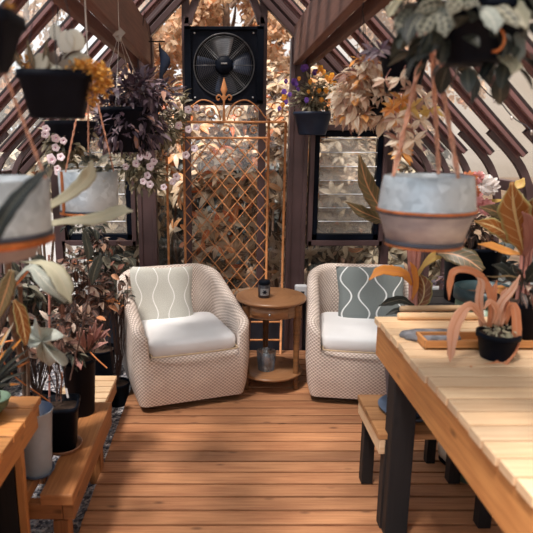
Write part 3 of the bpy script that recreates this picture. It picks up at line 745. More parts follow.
# ================================================================ WORK TABLE, RIGHT
def big_table(name, label, s, xin, y0, y1, Z, xo, ap, pitch, mat, top, legs, tk=.026, lm='darkwood'):
    r = thing(name, label, 'table', (s * (xin + xo) / 2, (y0 + y1) / 2, 0))
    y = y1; n = 0
    while y > y0:
        b = MB(); e = random.uniform(-.004, .004); b.box((s * ((xin + xo) / 2 - .006 + e), y - pitch / 2, Z - tk / 2), (xo - xin + .012, pitch - .0085, tk), None, 0); part(b, 'top_board', top, r, .003); y -= pitch
    b = MB(); b.box((s * (xin + .02), (y0 + y1) / 2, Z - tk - ap / 2 - .0005), (.04, y1 - y0, ap), None, 1); part(b, 'side_rail', mat, r, .003)
    b = MB(); b.box((s * (xo - .02), (y0 + y1) / 2, Z - tk - ap / 2 - .0005), (.04, y1 - y0, ap), None, 1); part(b, 'side_rail', mat, r, .003)
    b = MB(); b.box((s * ((xin + xo) / 2), y1 - .02, Z - tk - ap / 2 - .0005), (xo - xin - .08, .04, ap), None, 0); part(b, 'end_rail', mat, r, .003)
    for x, yy, lw in legs:
        b = MB(); b.box((x, yy, (Z - tk - .002 - .06) / 2 ), (lw, lw, Z - tk - .002 + .06), None, 2); part(b, 'leg', M[lm], r, .003)
    if lm == 'pine':
        b = MB(); b.box((-.978, 1.715, .235), (.57, .02, .58), None, 2); part(b, 'end_panel', M['darkwood'], r)
    return r
big_table('work_table', 'long pale slatted wooden potting table on dark legs, at the right', 1, .625, .62, 2.19, .81, 1.33, .135, .0745, M['pine'], M['pale'], [(.672, 1.97, .086), (1.26, 1.97, .088), (.72, .9, .088), (1.26, .9, .088)])
big_table('potting_table', 'orange-brown wooden slatted table at the lower left edge with a green bowl on it', -1, .648, .75, 1.865, .62, 1.33, .085, .095, M['pine'], M['pine'], [(-.675, 1.715, .027), (-1.28, 1.715, .042), (-.69, .9, .042), (-1.28, .9, .042)], .026, 'pine')
TZ = .811; LZ = .621
b = MB(); b.box((-1.0, 1.27, .19), (.46, .82, .50)); single(b, 'added_dark_bin', M['black'], 'black bin added on the gravel to darken the space under the potting table', 'bin', (-1.0, 1.32, -.06), None, .012)  # invented bin, a dark mass standing in for shade under the table
# low thick bench, left
def low_bench():
    r = thing('plank_bench', 'low heavy timber plank bench on the left gravel, holding black pots and a grey bucket', 'bench', (-.7, 2.1, -.06)); m = M['timber']
    for x, w_ in ((-.575, .115), (-.735, .115), (-.865, .08)):
        b = MB(); b.box((x, 2.115, .278), (w_, .72, .045), None, 1); part(b, 'plank', m, r, .005)
    for x in (-.54, -.90): b = MB(); b.box((x, 2.12, .2225), (.04, .70, .064), None, 1); part(b, 'side_beam', m, r, .004)
    for y in (1.79, 2.45): b = MB(); b.box((-.72, y, .2225), (.316, .04, .062), None, 0); part(b, 'end_beam', m, r, .004)
    for x in (-.555, -.885):
        for y in (1.845, 2.395): b = MB(); b.box((x + .03 * (1 if x < -.7 else -1), y, .046), (.055, .06, .218), None, 2); part(b, 'leg', m, r, .003)
low_bench()
def crate():
    r = thing('slatted_bench', 'small low bench with pale sunlit slats behind the heavy plank bench', 'bench', (-.7, 2.76, -.06)); z = .22
    for k in range(6): b = MB(); b.box((-.715, 2.575 + k * .072, z - .011), (.26, .06, .022), None, 0); part(b, 'slat', M['pale'], r, .002)
    for x in (-.605, -.825): b = MB(); b.box((x, 2.755, z - .06), (.03, .42, .075), None, 1); part(b, 'side_rail', M['pine'], r, .002)
    for x in (-.635, -.795):
        for y in (2.60, 2.91): b = MB(); b.box((x, y, .04), (.03, .04, .2), None, 2); part(b, 'leg', M['timber'], r)
crate()
def stool():
    r = thing('plant_bench', 'small square wooden bench beyond the work table leg, a blue grey pot on it', 'bench', (.8, 2.16, 0)); m = M['bench']; z = .41
    for k in range(3): b = MB(); b.box((.83, 2.03 + k * .118, z - .012), (.47, .112, .024), None, 0); part(b, 'top_board', m, r, .003)
    for x in (.612, 1.045): b = MB(); b.box((x, 2.148, z - .055), (.022, .345, .06), None, 1); part(b, 'side_rail', M['pale'], r, .002)
    for x in (.635, 1.025):
        for y in (2.0, 2.30): b = MB(); b.box((x + .012, y, (z - .025) / 2), (.05, .05, z - .025), None, 2); part(b, 'leg', M['darkwood'], r, .002)
stool()
# ---------------------------------------------------------------- on the work table
def pole(label, pl, pr, r_, grp=None):
    a = atz(*pl, TZ + r_); c = atz(*pr, TZ + r_); a.z = c.z = TZ + r_; b = MB()
    b.tube([a, a.lerp(c, .01), a.lerp(c, .03), a.lerp(c, .5), a.lerp(c, .97), c], [r_ * .6, r_ * .92, r_, r_ * .98, r_, r_ * .7], 14)
    single(b, 'wooden_pole', M['bamboo'], label, 'pole', a)
pole('smooth pale wooden pole at the far end of the work table, the rear of two', (400, 309), (478, 308), .0135)
pole('smooth pale wooden pole at the far end of the work table, the front of two', (397.5, 316), (480, 316), .0145)
b = MB(); c = atz(433, 338, TZ); n = 40; rows = []
for i in range(n):
    a = 2 * pi * i / n; k = 1 + .05 * sin(3 * a) + .04 * sin(7 * a + 1) + .02 * sin(13 * a); rows.append([c + Vector((cos(a) * .115 * k * q, sin(a) * .055 * k * q, z)) for q, z in ((0, .001), (.97, .001), (1, .008), (.94, .019), (.5, .021), (0, .02))])
b.grid(rows, lambda i, j: (i / n, j / 5), True, True); single(b, 'slate_slab', M['stone'], 'flat oval grey slate slab lying on the work table', 'stone', c)
def tray():
    a = atz(425, 350, TZ); r = thing('seed_tray', 'long shallow wooden tray with compartments on the work table behind the black pot', 'tray', a); Wd = .56; D = .10; H = .03
    o = a + Vector((0, 0, .001)); m = M['pine']
    b = MB(); b.box(o + Vector((Wd / 2, D / 2, .003)), (Wd, D, .006), None, 0); part(b, 'tray_base', m, r)
    for y in (.005, D - .005): b = MB(); b.box(o + Vector((Wd / 2, y, H / 2)), (Wd, .01, H), None, 0); part(b, 'tray_wall', m, r, .001)
    for x in (.005, Wd - .005): b = MB(); b.box(o + Vector((x, D / 2, H / 2)), (.01, D - .02, H), None, 1); part(b, 'tray_wall', m, r, .001)
    for k in range(1, 5): b = MB(); b.box(o + Vector((Wd * k / 5, D / 2, H / 2 - .002)), (.007, D - .02, H - .006), None, 1); part(b, 'divider', m, r)
tray()
def dried():
    c = atz(496, 357, TZ); r = thing('wilted_plant', 'small black pot of wilting orange strap leaves on the work table', 'potted plant', c)
    round_pot(r, c, .062, .05, .088, M['black'], .9)
    foliage(r, L['olive'], c + Vector((.005, 0, .095)), (.05, .045, .016), 80, .022, .01, 'r', .5, 1, .1, 'moss')
    Y = c.y; m = L['dry']
    for pts, hw, dy in (([(482, 326), (479, 300), (481, 284), (477, 277)], [3.5, 5, 5, 1], 0), ([(486, 325), (470, 306), (455, 325), (451, 352), (450, 362)], [2, 6, 8, 5, .5], -.10),
        ([(492, 325), (489, 290), (474, 272), (455, 271), (450, 283), (449, 300)], [3, 4.5, 5, 4.5, 4, .8], .02), ([(496, 326), (500, 305), (512, 290), (520, 275)], [3.5, 5, 4.5, .8], -.01),
        ([(505, 324), (512, 305), (516, 318), (515, 345), (500, 364), (478, 368), (470, 366)], [2.5, 5, 6, 5.5, 6, 4, .5], -.075), ([(493, 326), (497, 312), (490, 302), (484, 309)], [3, 4, 4, 1], -.05),
        ([(500, 326), (505, 308), (504, 296), (507, 288)], [3, 5, 5, .8], .02), ([(489, 327), (492, 308), (494, 292), (497, 280)], [3, 4.5, 4, .6], .03)):
        hero(r, m, pts, [q * .78 for q in hw], [Y + dy * i / (len(pts) - 1) for i in range(len(pts))], (0, -.2, .4), 'leaf', .45)
dried()
# green bowl on the potting table
def bowl():
    c = atz(-6, 412, LZ); r_ = .055; b = MB(); b.lathe([(0, 0), (.025, 0), (.027, .006), (.045, .022), (r_, .05), (r_ + .003, .052), (r_ - .003, .052), (.042, .026), (.02, .01), (0, .009)], c, 36)
    single(b, 'green_bowl', M['greenbowl'], 'small green glazed bowl at the left edge on the potting table', 'bowl', c)
bowl()
# ---------------------------------------------------------------- hanging galvanised pots
def galv_pot(label, c, prof, bands, rope_ends, top, rr, inner):
    r = thing('hanging_metal_pot', label, 'hanging pot', c)
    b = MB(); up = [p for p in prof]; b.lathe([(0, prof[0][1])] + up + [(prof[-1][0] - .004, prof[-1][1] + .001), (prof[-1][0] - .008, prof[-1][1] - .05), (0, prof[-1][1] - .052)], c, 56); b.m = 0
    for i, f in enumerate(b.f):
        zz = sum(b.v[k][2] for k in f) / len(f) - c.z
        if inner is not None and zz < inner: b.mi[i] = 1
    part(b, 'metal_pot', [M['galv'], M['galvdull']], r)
    for rad, z0, z1, m in bands:
        b = MB(); b.lathe([(rad[0], z0), (rad[0] + .003, z0 + .001), (rad[1] + .003, z1 - .001), (rad[1], z1)], c, 56); part(b, 'band', M[m], r)
    ropes(r, top, rope_ends, rr)
    h = Vector((top[0], top[1], roofz(top[0]) - .05)); b = MB()
    b.tube(smooth_path([top, (Vector(top) + h) / 2, h], 4), .003, 6); b.tube(smooth_path([h, h + Vector((.012, 0, .012)), h + Vector((.012, 0, .03)), h + Vector((0, 0, .04))], 4), .003, 6); part(b, 'hook', M['wire'], r)
    b = MB(); b.lathe([(0, prof[-1][1] - .018), (prof[-1][0] - .008, prof[-1][1] - .02)], c, 30); part(b, 'soil', M['soil'], r)
    return r
# right, near
Y = 1.4; k = Y / F
zt = at(428, 173, Y).z; c = Vector((at(426.5, 200, Y).x, Y, at(428, 209.5, Y).z)); dz = (zt - c.z) * .93; db = (at(428, 244, Y).z - c.z) * .95
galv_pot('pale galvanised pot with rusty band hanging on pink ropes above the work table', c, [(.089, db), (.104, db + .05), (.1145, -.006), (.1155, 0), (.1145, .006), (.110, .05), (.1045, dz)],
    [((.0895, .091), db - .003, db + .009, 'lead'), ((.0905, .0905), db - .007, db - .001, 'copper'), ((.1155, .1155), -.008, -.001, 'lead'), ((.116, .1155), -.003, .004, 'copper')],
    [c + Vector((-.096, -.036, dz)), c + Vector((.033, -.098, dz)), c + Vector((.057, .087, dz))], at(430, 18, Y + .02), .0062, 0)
# left, near
Y = 1.1; c = Vector((at(49.5, 200, Y).x - .122, Y, at(50, 234, Y).z)); dz = at(53, 179, Y).z - c.z; d2 = at(53, 256, Y).z - c.z
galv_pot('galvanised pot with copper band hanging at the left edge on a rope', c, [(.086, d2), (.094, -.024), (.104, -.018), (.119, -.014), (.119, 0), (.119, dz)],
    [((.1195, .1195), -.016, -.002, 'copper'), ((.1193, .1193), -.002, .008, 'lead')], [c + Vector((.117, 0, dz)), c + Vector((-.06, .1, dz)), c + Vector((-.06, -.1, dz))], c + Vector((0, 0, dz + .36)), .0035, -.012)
# left, further
Y = 2.0; c = Vector((at(89, 192, Y).x, Y, at(89, 212, Y).z)); dz = at(89, 171, Y).z - c.z
r = galv_pot('galvanised pot with copper straps hanging in front of the left louvre window', c, [(.098, 0), (.100, .01), (.1015, dz)],
    [((.1, .1), -.004, .005, 'copper'), ((.1004, .1006), .005, .012, 'lead')], [c + Vector((-.055, -.085, dz)), c + Vector((.095, -.03, dz)), c + Vector((-.02, .098, dz))], at(88, 62, Y), .0032, None)
b = MB(); p = c + Vector((-.072, -.072, dz / 2 + .002)); b.box(p, (.014, .004, dz), Euler((0, 0, R(-45))).to_matrix()); part(b, 'strap', M['copper'], r)
foliage(r, L['green'], c + Vector((.03, 0, dz + .015)), (.08, .07, .03), 46, .05, .03, 'o', .7, 1, 0, 'foliage')
# ---------------------------------------------------------------- hanging dark planters, left
def hang_wires(r, c, rad, z, top, n=3, rr=.0012, m='cord'):
    ropes(r, top, [Vector(c) + Vector((cos(2 * pi * (i + .4) / n) * rad, sin(2 * pi * (i + .4) / n) * rad, z)) for i in range(n)], rr, M[m], 'hanger')
    h = Vector((top[0], top[1], roofz(top[0]) - .045)); b = MB(); b.tube([top, h], rr * 1.3, 5); part(b, 'hook', M[m], r)
def sedum(r, c, rad, n, L_=.012): foliage(r, L['sedum'], c, rad, n, L_, L_ * .7, 'r', .4, 1, .1, 'sedum_flowers', .2, 2)
Y = 1.5; c = Vector((at(57, 95, Y).x, Y, at(57, 118, Y).z)); h = at(57, 73, Y).z - c.z
r = thing('succulent_planter', 'dark square hanging planter with pale round succulents and orange sedum, upper left', 'hanging planter', c)
square_pot(r, c, .165, .128, h, M['hangpot'], R(10))
hang_wires(r, c, .085, h, Vector((c.x - .0, Y, c.z + .45)), 3)
for (px_, py_, s, ln) in ((66, 40, 1, .05), (76, 38, 1, .05), (72, 60, 1, .06), (55, 30, .8, .035), (40, 62, .9, .05), (52, 60, .9, .045), (66, 68, .9, .05), (78, 60, 1, .055), (58, 72, .8, .04), (48, 70, .9, .05), (84, 62, .8, .045)):
    p = at(px_, py_ + 3, Y + random.uniform(-.03, .03)); b = MB(); d = Vector((random.uniform(-.5, .5), -.2, 1)); b.leaf(p - d.normalized() * ln * .5, d, (0, -1, .4), ln * 1.1, ln * .85, .3, 8, 'r', 6, .15)
    part(b, 'succulent_leaf', L['whitesucc' if (py_ < 61 and px_ > 54) else 'succ'], r, 0, .003)
    stem(r, [p - d.normalized() * ln * .45, (p + c + Vector((0, 0, h))) / 2, c + Vector((0, 0, h - .02))], .0025, M['stem'], 'stem')
for dx, q in ((-.4, .35), (.1, .2), (-.15, .5)):
    b = MB(); b.leaf(c + Vector((-.03 + dx * .1, -.02, h)), (dx, -.1, .8), (0, -1, .2), .08, .016, .3, 6, 'l', 2); part(b, 'spiky_leaf', L['canna'], r)
sedum(r, at(27, 66, Y), (.022, .03, .03), 160); sedum(r, at(84, 68, Y - .04), (.045, .04, .02), 260); sedum(r, at(102, 80, Y - .03), (.025, .03, .04), 260); sedum(r, at(93, 95, Y - .03), (.012, .02, .03), 90)
Y = 1.0; c = Vector((at(-12, 60, Y).x, Y, at(-12, 72, Y).z)); h = at(-12, 14, Y).z - c.z
r = thing('sedum_pot', 'near dark hanging pot with orange sedum in the top left corner', 'hanging pot', c); square_pot(r, c, .10, .055, h, M['hangpot'], 0); sedum(r, c + Vector((0, 0, h + .01)), (.055, .05, .02), 260)
hang_wires(r, c, .05, h, c + Vector((0, 0, h + .35)), 3)
# purple foliage basket
Y = 2.75; c = Vector((at(126, 130, Y).x, Y, at(126, 152, Y).z)); h = at(126, 108, Y).z - c.z
r = thing('purple_leaf_basket', 'dark hanging basket overflowing with small purple leaves below the white hanger', 'hanging planter', c)
round_pot(r, c, .135, .09, h, M['hangpot'], .85)
foliage(r, L['purple'], at(137, 94, Y), (.20, .16, .10), 620, .055, .020, 'o', .8, 1, .15, 'foliage', .3, 3, c + Vector((0, 0, h)), 26, M['stem'])
foliage(r, L['purple'], at(106, 122, Y), (.07, .10, .13), 160, .05, .018, 'o', .8, 1, .3, 'trailing_foliage', .2, 3)
foliage(r, L['purple'], c + Vector((.02, -.03, h * .55)), (.17, .14, .10), 300, .055, .018, 'o', .9, 1, .5, 'trailing_foliage', .75, 3)
top = at(119, 34, Y); b = MB(); b.box(top, (.035, .006, .05), Euler((0, R(45), 0)).to_matrix()); b.lathe([(.006, .004), (.014, .004), (.014, -.004), (.006, -.004)], top + Vector((-.002, -.006, -.02)), 12, Euler((R(90), 0, 0)).to_matrix()); part(b, 'hanger_clip', M['wire'], r)
ropes(r, top, [c + Vector((x, y, h)) for x, y in ((-.13, 0), (.12, -.05), (.04, .12), (-.02, -.13))], .0016, M['wire'], 'hanger'); b = MB(); b.tube([top, Vector((top.x, top.y, roofz(top.x) - .04))], .003, 6); part(b, 'hook', M['wire'], r)
# petunia baskets
def petunia(label, pc, Y, pots, blobs, flw, size, top):
    c = at(pots[0], pots[1], Y); r = thing('petunia_basket', label, 'hanging planter', c); round_pot(r, c, pots[2], pots[2] * .7, pots[3], M['hangpot'], .9)
    for (x, y, a, bb, cc, n) in blobs: foliage(r, L['petuleaf'], at(x, y, Y), (a, bb, cc), n, .05, .022, 'o', .7, 1, .3, 'foliage', .25, 3, c + Vector((0, 0, pots[3])), 8, M['stem'])
    for x, y in flw: flower(r, 'pink', at(x, y, Y - .13 + random.uniform(-.03, .03)), size)
    ropes(r, top, [c + Vector((cos(a) * pots[2], sin(a) * pots[2], pots[3])) for a in (0, 2.1, 4.2)], .0012, M['cord'], 'hanger')
    return r
fl = [(60 + x / 3.81, 90 + y / 3.81) for x, y in ((488, 75), (520, 68), (452, 135), (490, 150), (518, 142), (512, 222), (480, 248), (445, 330), (430, 350), (395, 370), (250, 292), (290, 280), (305, 255), (333, 250), (343, 292), (358, 272), (333, 325), (317, 348), (343, 360))]
c = at(148, 150, 3.6)
petunia('hanging basket of pink petunias trailing beside the left gable post and the trellis', None, 3.6, (146, 150, .13, .15), [(152, 132, .20, .14, .10, 340), (163, 125, .16, .12, .14, 240), (135, 165, .17, .12, .14, 300), (148, 175, .12, .1, .12, 160), (180, 108, .05, .06, .12, 70)], fl, .023, Vector((c.x, 3.6, roofz(c.x) - .05)))
fl = [(x / 5.92, 80 + y / 5.92) for x, y in ((272, 290), (268, 320), (330, 345), (330, 400), (360, 455), (300, 460), (375, 360), (340, 525))] + [(58, 172), (52, 160)]
c = at(66, 150, 2.5)
petunia('dark basket of pale pink petunias behind the square succulent planter, far left', None, 2.5, (72, 150, .10, .12), [(68, 140, .10, .1, .10, 170), (60, 152, .07, .07, .09, 110)], fl, .017, Vector((c.x, 2.5, roofz(c.x) - .05)))
# dark ornament on a short rod
def ornament():
    Y = 3.86; r = thing('hanging_ornament', 'dark blue bird-like ornament hanging from a short rod on the left gable post', 'ornament', at(161, 60, Y))
    b = MB(); b.tube([at(147, 41.5, Y), at(165, 41.5, Y)], .004, 6); b.tube([at(149, 41.5, Y), at(149, 41.5, Y + .12)], .004, 6); part(b, 'rod', M['black'], r)
    b = MB(); prof = [(159.5, 43, .6), (160, 48, 1.3), (163, 53, 3.4), (165, 58, 4.8), (165.5, 63, 4.9), (163.5, 70, 3.6), (161, 76, 1.8), (161.5, 80, 2.2), (163.5, 85, 3.4)]
    rows = []
    for x, y, w_ in prof:
        p = at(x, y, Y); q = w_ * Y / F; rows.append([p + Vector((cos(a) * q, sin(a) * q * .45, 0)) for a in [2 * pi * i / 14 for i in range(15)]])
    b.grid(rows, lambda i, j: (i, j)); part(b, 'body', M['navy'], r)
    b = MB(); b.tube([at(159.5, 44, Y), at(159.5, 41.5, Y)], .0015, 5); part(b, 'cord', M['cord'], r)
ornament()
# ---------------------------------------------------------------- pansy tub on the right post
Y = 3.78; c = at(312, 135, Y); h = at(312, 112, Y).z - c.z
r = thing('pansy_tub', 'dark half-round tub of purple and orange pansies mounted on the right gable post', 'wall planter', c)
b = MB(); b.lathe([(0, 0), (.085, 0), (.09, .01), (.118, h - .02), (.128, h - .018), (.128, h), (.118, h), (.085, .03), (0, .03)], c, 32, None, 1, .85); part(b, 'tub', M['navy'], r)
b = MB(); b.lathe([(0, h - .02), (.11, h - .025)], c, 24, None, 1, .85); part(b, 'soil', M['soil'], r)
foliage(r, L['petuleaf'], c + Vector((0, 0, h + .08)), (.15, .10, .09), 330, .045, .02, 'o', .7, 1, .1, 'foliage', .25, 3, c + Vector((0, 0, h)), 14)
foliage(r, L['petuleaf'], at(315, 88, Y), (.12, .08, .09), 120, .045, .018, 'o', .7, 1, .1, 'foliage', .25, 3)
for kx, pts in (('purple', ((190, 145), (240, 170), (128, 222), (150, 262), (85, 220), (75, 277), (105, 290), (195, 320), (85, 330), (50, 365), (140, 235), (178, 150))), ('orange', ((270, 150), (255, 165), (330, 190), (345, 230), (310, 205), (215, 222), (262, 270), (300, 268), (75, 305), (68, 345), (335, 290), (350, 280), (275, 320), (318, 310), (155, 205), (285, 170), (300, 195), (325, 220), (205, 275)))):
    for x, y in pts: flower(r, kx, at(270 + x / 5.33, 40 + y / 5.33, Y - .1), random.uniform(.014, .021))
# ---------------------------------------------------------------- hanging plants, right
Y = 2.35; c = at(379, 116, Y); h = at(379, 97, Y).z - c.z
r = thing('trailing_plant', 'small dark hanging pot smothered in cream and rust drooping leaves beside the pansies', 'hanging planter', c); round_pot(r, c, .055, .04, h, M['black'], .9)
for (x, y, a, cc, n) in ((362, 78, .08, .05, 120), (352, 98, .06, .06, 110), (370, 95, .09, .06, 130), (358, 116, .075, .03, 90), (375, 68, .06, .04, 60), (365, 62, .03, .03, 22), (388, 112, .04, .04, 40)):
    foliage(r, L['cream'], at(x, y, Y), (a, .07, cc), n, .062, .026, 'l', .9, 1, .5, 'foliage', .2, 5, c + Vector((0, 0, h)), 5, M['pinkstem'])
foliage(r, L['orange'], at(368, 60, Y), (.05, .05, .02), 24, .04, .016, 'l', .6)
ropes(r, Vector((at(363, 0, Y).x, Y, at(363, 8, Y).z)), [at(352, 85, Y), at(372, 90, Y - .05), at(366, 88, Y + .05)], .0012, M['cord'], 'hanger'); t_ = at(363, 8, Y); t_.y = Y
b = MB(); b.tube([t_, Vector((t_.x, Y, roofz(t_.x) - .04))], .002, 5); part(b, 'hook', M['cord'], r)
Y = 1.95; c = at(402, 92, Y); h = at(402, 54, Y).z - c.z
r = thing('pinnate_plant', 'round black hanging pot with cream and yellow leaflets, behind the spotted-leaf plant', 'hanging planter', c); round_pot(r, c, .072, .055, h, M['black'], .9)
def frond(px, Y, m, ln=9, n=4, wd=2.2):
    pass
for x, y, n, m in ((400, 78, 5, 'cream'), (412, 88, 6, 'cream'), (402, 100, 10, 'orange'), (396, 118, 12, 'cream'), (404, 128, 14, 'cream'), (392, 108, 8, 'orange'), (430, 110, 8, 'yellow'), (420, 120, 9, 'cream'), (402, 150, 14, 'cream'), (398, 140, 10, 'cream'), (414, 140, 9, 'cream'), (424, 100, 5, 'cream'), (410, 108, 7, 'yellow'), (402, 153, 8, 'orange'), (385, 80, 4, 'cream'), (380, 50, 10, 'purple'), (372, 52, 6, 'purple')):
    p = at(x, y, Y - .085 if y < 100 else Y - .02); b = MB()
    for k in range(n):
        a = 2 * pi * k / n + random.random(); b.leaf(p, (cos(a), -.15 + .4 * sin(a * 3), .55 * sin(a) - .15), (0, -1, .6), random.uniform(.035, .055), .016, .7, 6, 'l', 4, .25)
    part(b, 'leaflets', L[m], r)
    stem(r, [p, (p + c + Vector((0, 0, h))) / 2 + rv(.02), c + Vector((0, 0, h))], .0018, M['pinkstem'])
hang_wires(r, c, .07, h, c + Vector((0, 0, h + .16)), 3)
# large near plant with spotted leaves
Y = 1.22; c = at(474, 64, Y); h = at(474, 8, Y).z - c.z
r = thing('spotted_leaf_plant', 'large black hanging pot of dark spotted leaves in the upper right corner', 'hanging planter', c)
round_pot(r, c, .098, .06, h, M['black'], .92, .006); hang_wires(r, c, .1, h, c + Vector((-.02, 0, h + .22)), 3)
for pts, hw, m, dy in (([(438, 8), (430, 18), (424, 28), (419, 37)], [1, 7, 8, .5], 'varieg', -.14), ([(440, 6), (444, 18), (446, 28), (445, 37)], [1, 7, 8, .5], 'varieg', -.16), ([(448, 8), (436, 5), (425, 8), (415, 12)], [1, 6, 6, .5], 'varieg', -.12),
        ([(422, 12), (414, 22), (409, 34), (408, 46)], [1, 7, 7, .5], 'green', -.1), ([(412, 8), (405, 14), (400, 22), (397, 30)], [1, 6, 6, .5], 'varieg', -.06), ([(455, 8), (462, 3), (470, 2), (480, 5)], [1, 6, 7, .5], 'varieg', -.17),
        ([(478, 6), (488, 14), (494, 24), (496, 34)], [1, 7, 8, .5], 'grey', -.17), ([(490, 4), (500, 10), (510, 20), (518, 28)], [1, 8, 9, 1], 'varieg', -.15), ([(505, 2), (514, 8), (522, 18), (527, 30)], [1, 8, 8, .5], 'olive', -.13),
        ([(500, 55), (507, 60), (513, 66), (512, 74)], [4, 8, 8, 1], 'olive', -.12), ([(512, 30), (520, 42), (521, 54), (519, 62)], [1, 4, 4, .5], 'grey', -.1), ([(402, 0), (395, 6), (390, 12), (388, 18)], [1, 5, 5, .5], 'olive', -.02),
        ([(430, 30), (428, 40), (424, 48), (418, 54)], [1, 6, 6, .5], 'darkleaf', -.08), ([(500, 30), (505, 38), (506, 48), (503, 58)], [1, 6, 6, .5], 'green', -.12), ([(470, -4), (460, 0), (452, 8), (450, 16)], [1, 7, 7, .5], 'varieg', -.18), ([(520, 0), (528, 6), (534, 14), (540, 22)], [1, 7, 7, .5], 'varieg', -.1),
        ([(450, 40), (444, 48), (442, 56), (446, 64)], [1, 6, 6, .5], 'darkleaf', -.06), ([(495, 60), (488, 66), (484, 74), (482, 80)], [1, 5, 5, .5], 'darkleaf', -.03), ([(436, 16), (440, 28), (436, 38), (430, 44)], [1, 7, 7, .5], 'darkleaf', -.1)):
    hero(r, L[m], pts, hw, [Y + dy * (.6 + .4 * i / 3) for i in range(4)], (random.uniform(-.5, .5), 0, random.uniform(0, .7)), 'leaf', .2, 4)
foliage(r, L['darkleaf'], c + Vector((0, 0, h + .02)), (.16, .13, .05), 90, .07, .045, 'o', .8, 1, .1, 'foliage', .3, 5, None, 0, None, 4)
foliage(r, L['darkleaf'], c + Vector((.0, 0, h * .4)), (.13, .12, .07), 46, .06, .035, 'o', .9, 1, .6, 'foliage', .7, 5, None, 0, None, 4)
b = MB(); q = at(495, 40, Y - .115); b.tube([q + Vector((cos(a) * .017, 0, sin(a) * .02)) for a in [R(-100 + 200 * i / 12) for i in range(13)]], .0028, 6); part(b, 'red_clip', M['copper'], r)
# ================================================================ FLOOR AND TABLE PLANTS, LEFT
Z = .3005
# square pot with stake and lobed leaf
c = atz(63, 447, Z); 
r = thing('lobed_leaf_plant', 'dark square pot with pink stake and big grey-green lobed leaf, on the plank bench', 'potted plant', c)
saucer(r, c, .078, M['saucer']); c2 = c + Vector((0, 0, .006)); hp = at(63, 402, c.y).z - c2.z
square_pot(r, c2, .135, .105, hp, M['black'], R(8)); Y = c.y
hstem(r, [(49.5, 404), (49.5, 350), (49, 255)], [Y] * 3, .0045, M['pinkstem'], 'stake'); hstem(r, [(61, 398), (62, 372)], Y, .0035, M['orangestem'], 'stick')
for y in (315, 381, 397): b = MB(); b.tube([at(49.5, y, Y) + Vector((cos(a) * .007, sin(a) * .007, 0)) for a in [2 * pi * i / 10 for i in range(11)]], .0022, 5); part(b, 'tie', M['teal'], r)
b = MB(); b.box(at(67, 393, Y - .03), (.008, .002, .04), Euler((0, R(-8), 0)).to_matrix()); part(b, 'plant_tag', M['white'], r)
def lobed(root, mat, outline, cpx, Y, dz=.02, name='leaf'):
    b = MB(); C0 = at(*cpx, Y); n = len(outline); O = smooth_path([at(x, y, Y - .03 + .05 * sin(i * 1.3)) for i, (x, y) in enumerate(outline)] + [at(*outline[0], Y - .03)], 4)
    rows = [[C0.lerp(p, q) + Vector((0, -dz * sin(q * pi), 0)) for q in (0, .25, .5, .75, 1)] for p in O]
    b.grid(rows, lambda i, j: (i / len(O) * 3, .5 + .5 * j / 4)); return part(b, name, mat, root, 0, .0015)
lobed(r, L['palelobe'], [(22, 335), (27, 327), (33, 326), (35, 318), (39, 326), (46, 328), (55, 329), (64, 336), (56, 340), (50, 341), (56, 348), (65, 355), (68, 363), (63, 366), (56, 362), (50, 366), (45, 363), (38, 358), (36, 348), (30, 347), (25, 343)], (42, 341), Y - .25, .008)
hstem(r, [(33, 337), (15, 340), (2, 346), (10, 372), (50, 402)], [Y - .25, Y - .22, Y - .18, Y - .1, Y], .003, M['orangestem'], 'petiole')
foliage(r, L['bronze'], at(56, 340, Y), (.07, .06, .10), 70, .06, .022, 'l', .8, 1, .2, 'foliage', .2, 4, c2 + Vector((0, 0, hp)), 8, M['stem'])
# round black pot with slender pink leaves
c = atz(81, 415, Z); c.y += .03; c.x = at(81, 400, c.y).x
r = thing('pink_leaf_plant', 'round black pot of slender dusty pink leaves at the far end of the plank bench', 'potted plant', c); hp = at(81, 357, c.y).z - c.z
round_pot(r, c, .072, .058, hp, M['black'], .93, .004); Y = c.y
for pts, hw in (([(88, 350), (90, 338), (90, 326)], [.5, 3, .5]), ([(92, 345), (97, 334), (103, 324)], [.5, 3, .5]), ([(94, 342), (101, 335), (110, 329)], [.5, 2.6, .5]), ([(86, 352), (83, 342), (84, 330)], [.5, 3, .5]), ([(92, 350), (99, 345), (108, 342)], [.5, 2.3, .5]),
    ([(72, 357), (79, 363), (81, 370)], [.5, 4, .5]), ([(90, 338), (94, 330), (96, 320)], [.5, 2.6, .5]), ([(98, 338), (104, 336), (108, 333)], [.5, 2.5, .5]), ([(84, 348), (79, 340), (77, 332)], [.5, 2.6, .5])):
    hero(r, L['pink'], pts, hw, [Y - .05, Y - .08, Y - .1], (0, 0, .4), 'leaf', .2, 4, 4)
hstem(r, [(90, 352), (98, 360), (107, 368)], [Y - .06, Y - .08, Y - .09], .003, M['orangestem'], 'twig'); hstem(r, [(80, 358), (88, 348), (96, 336)], Y - .04, .003, M['stem'])
for k in range(6): hstem(r, [(76 + k, 358), (68 + 6 * k, 340), (60 + 9 * k, 300 + 4 * k)], Y, .0022, M['stem'])
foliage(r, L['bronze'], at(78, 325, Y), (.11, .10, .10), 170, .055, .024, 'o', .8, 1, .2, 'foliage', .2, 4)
foliage(r, L['green'], at(72, 352, Y - .05), (.06, .05, .03), 34, .06, .02, 'l', .8, 1, .2, 'foliage', .2, 4)
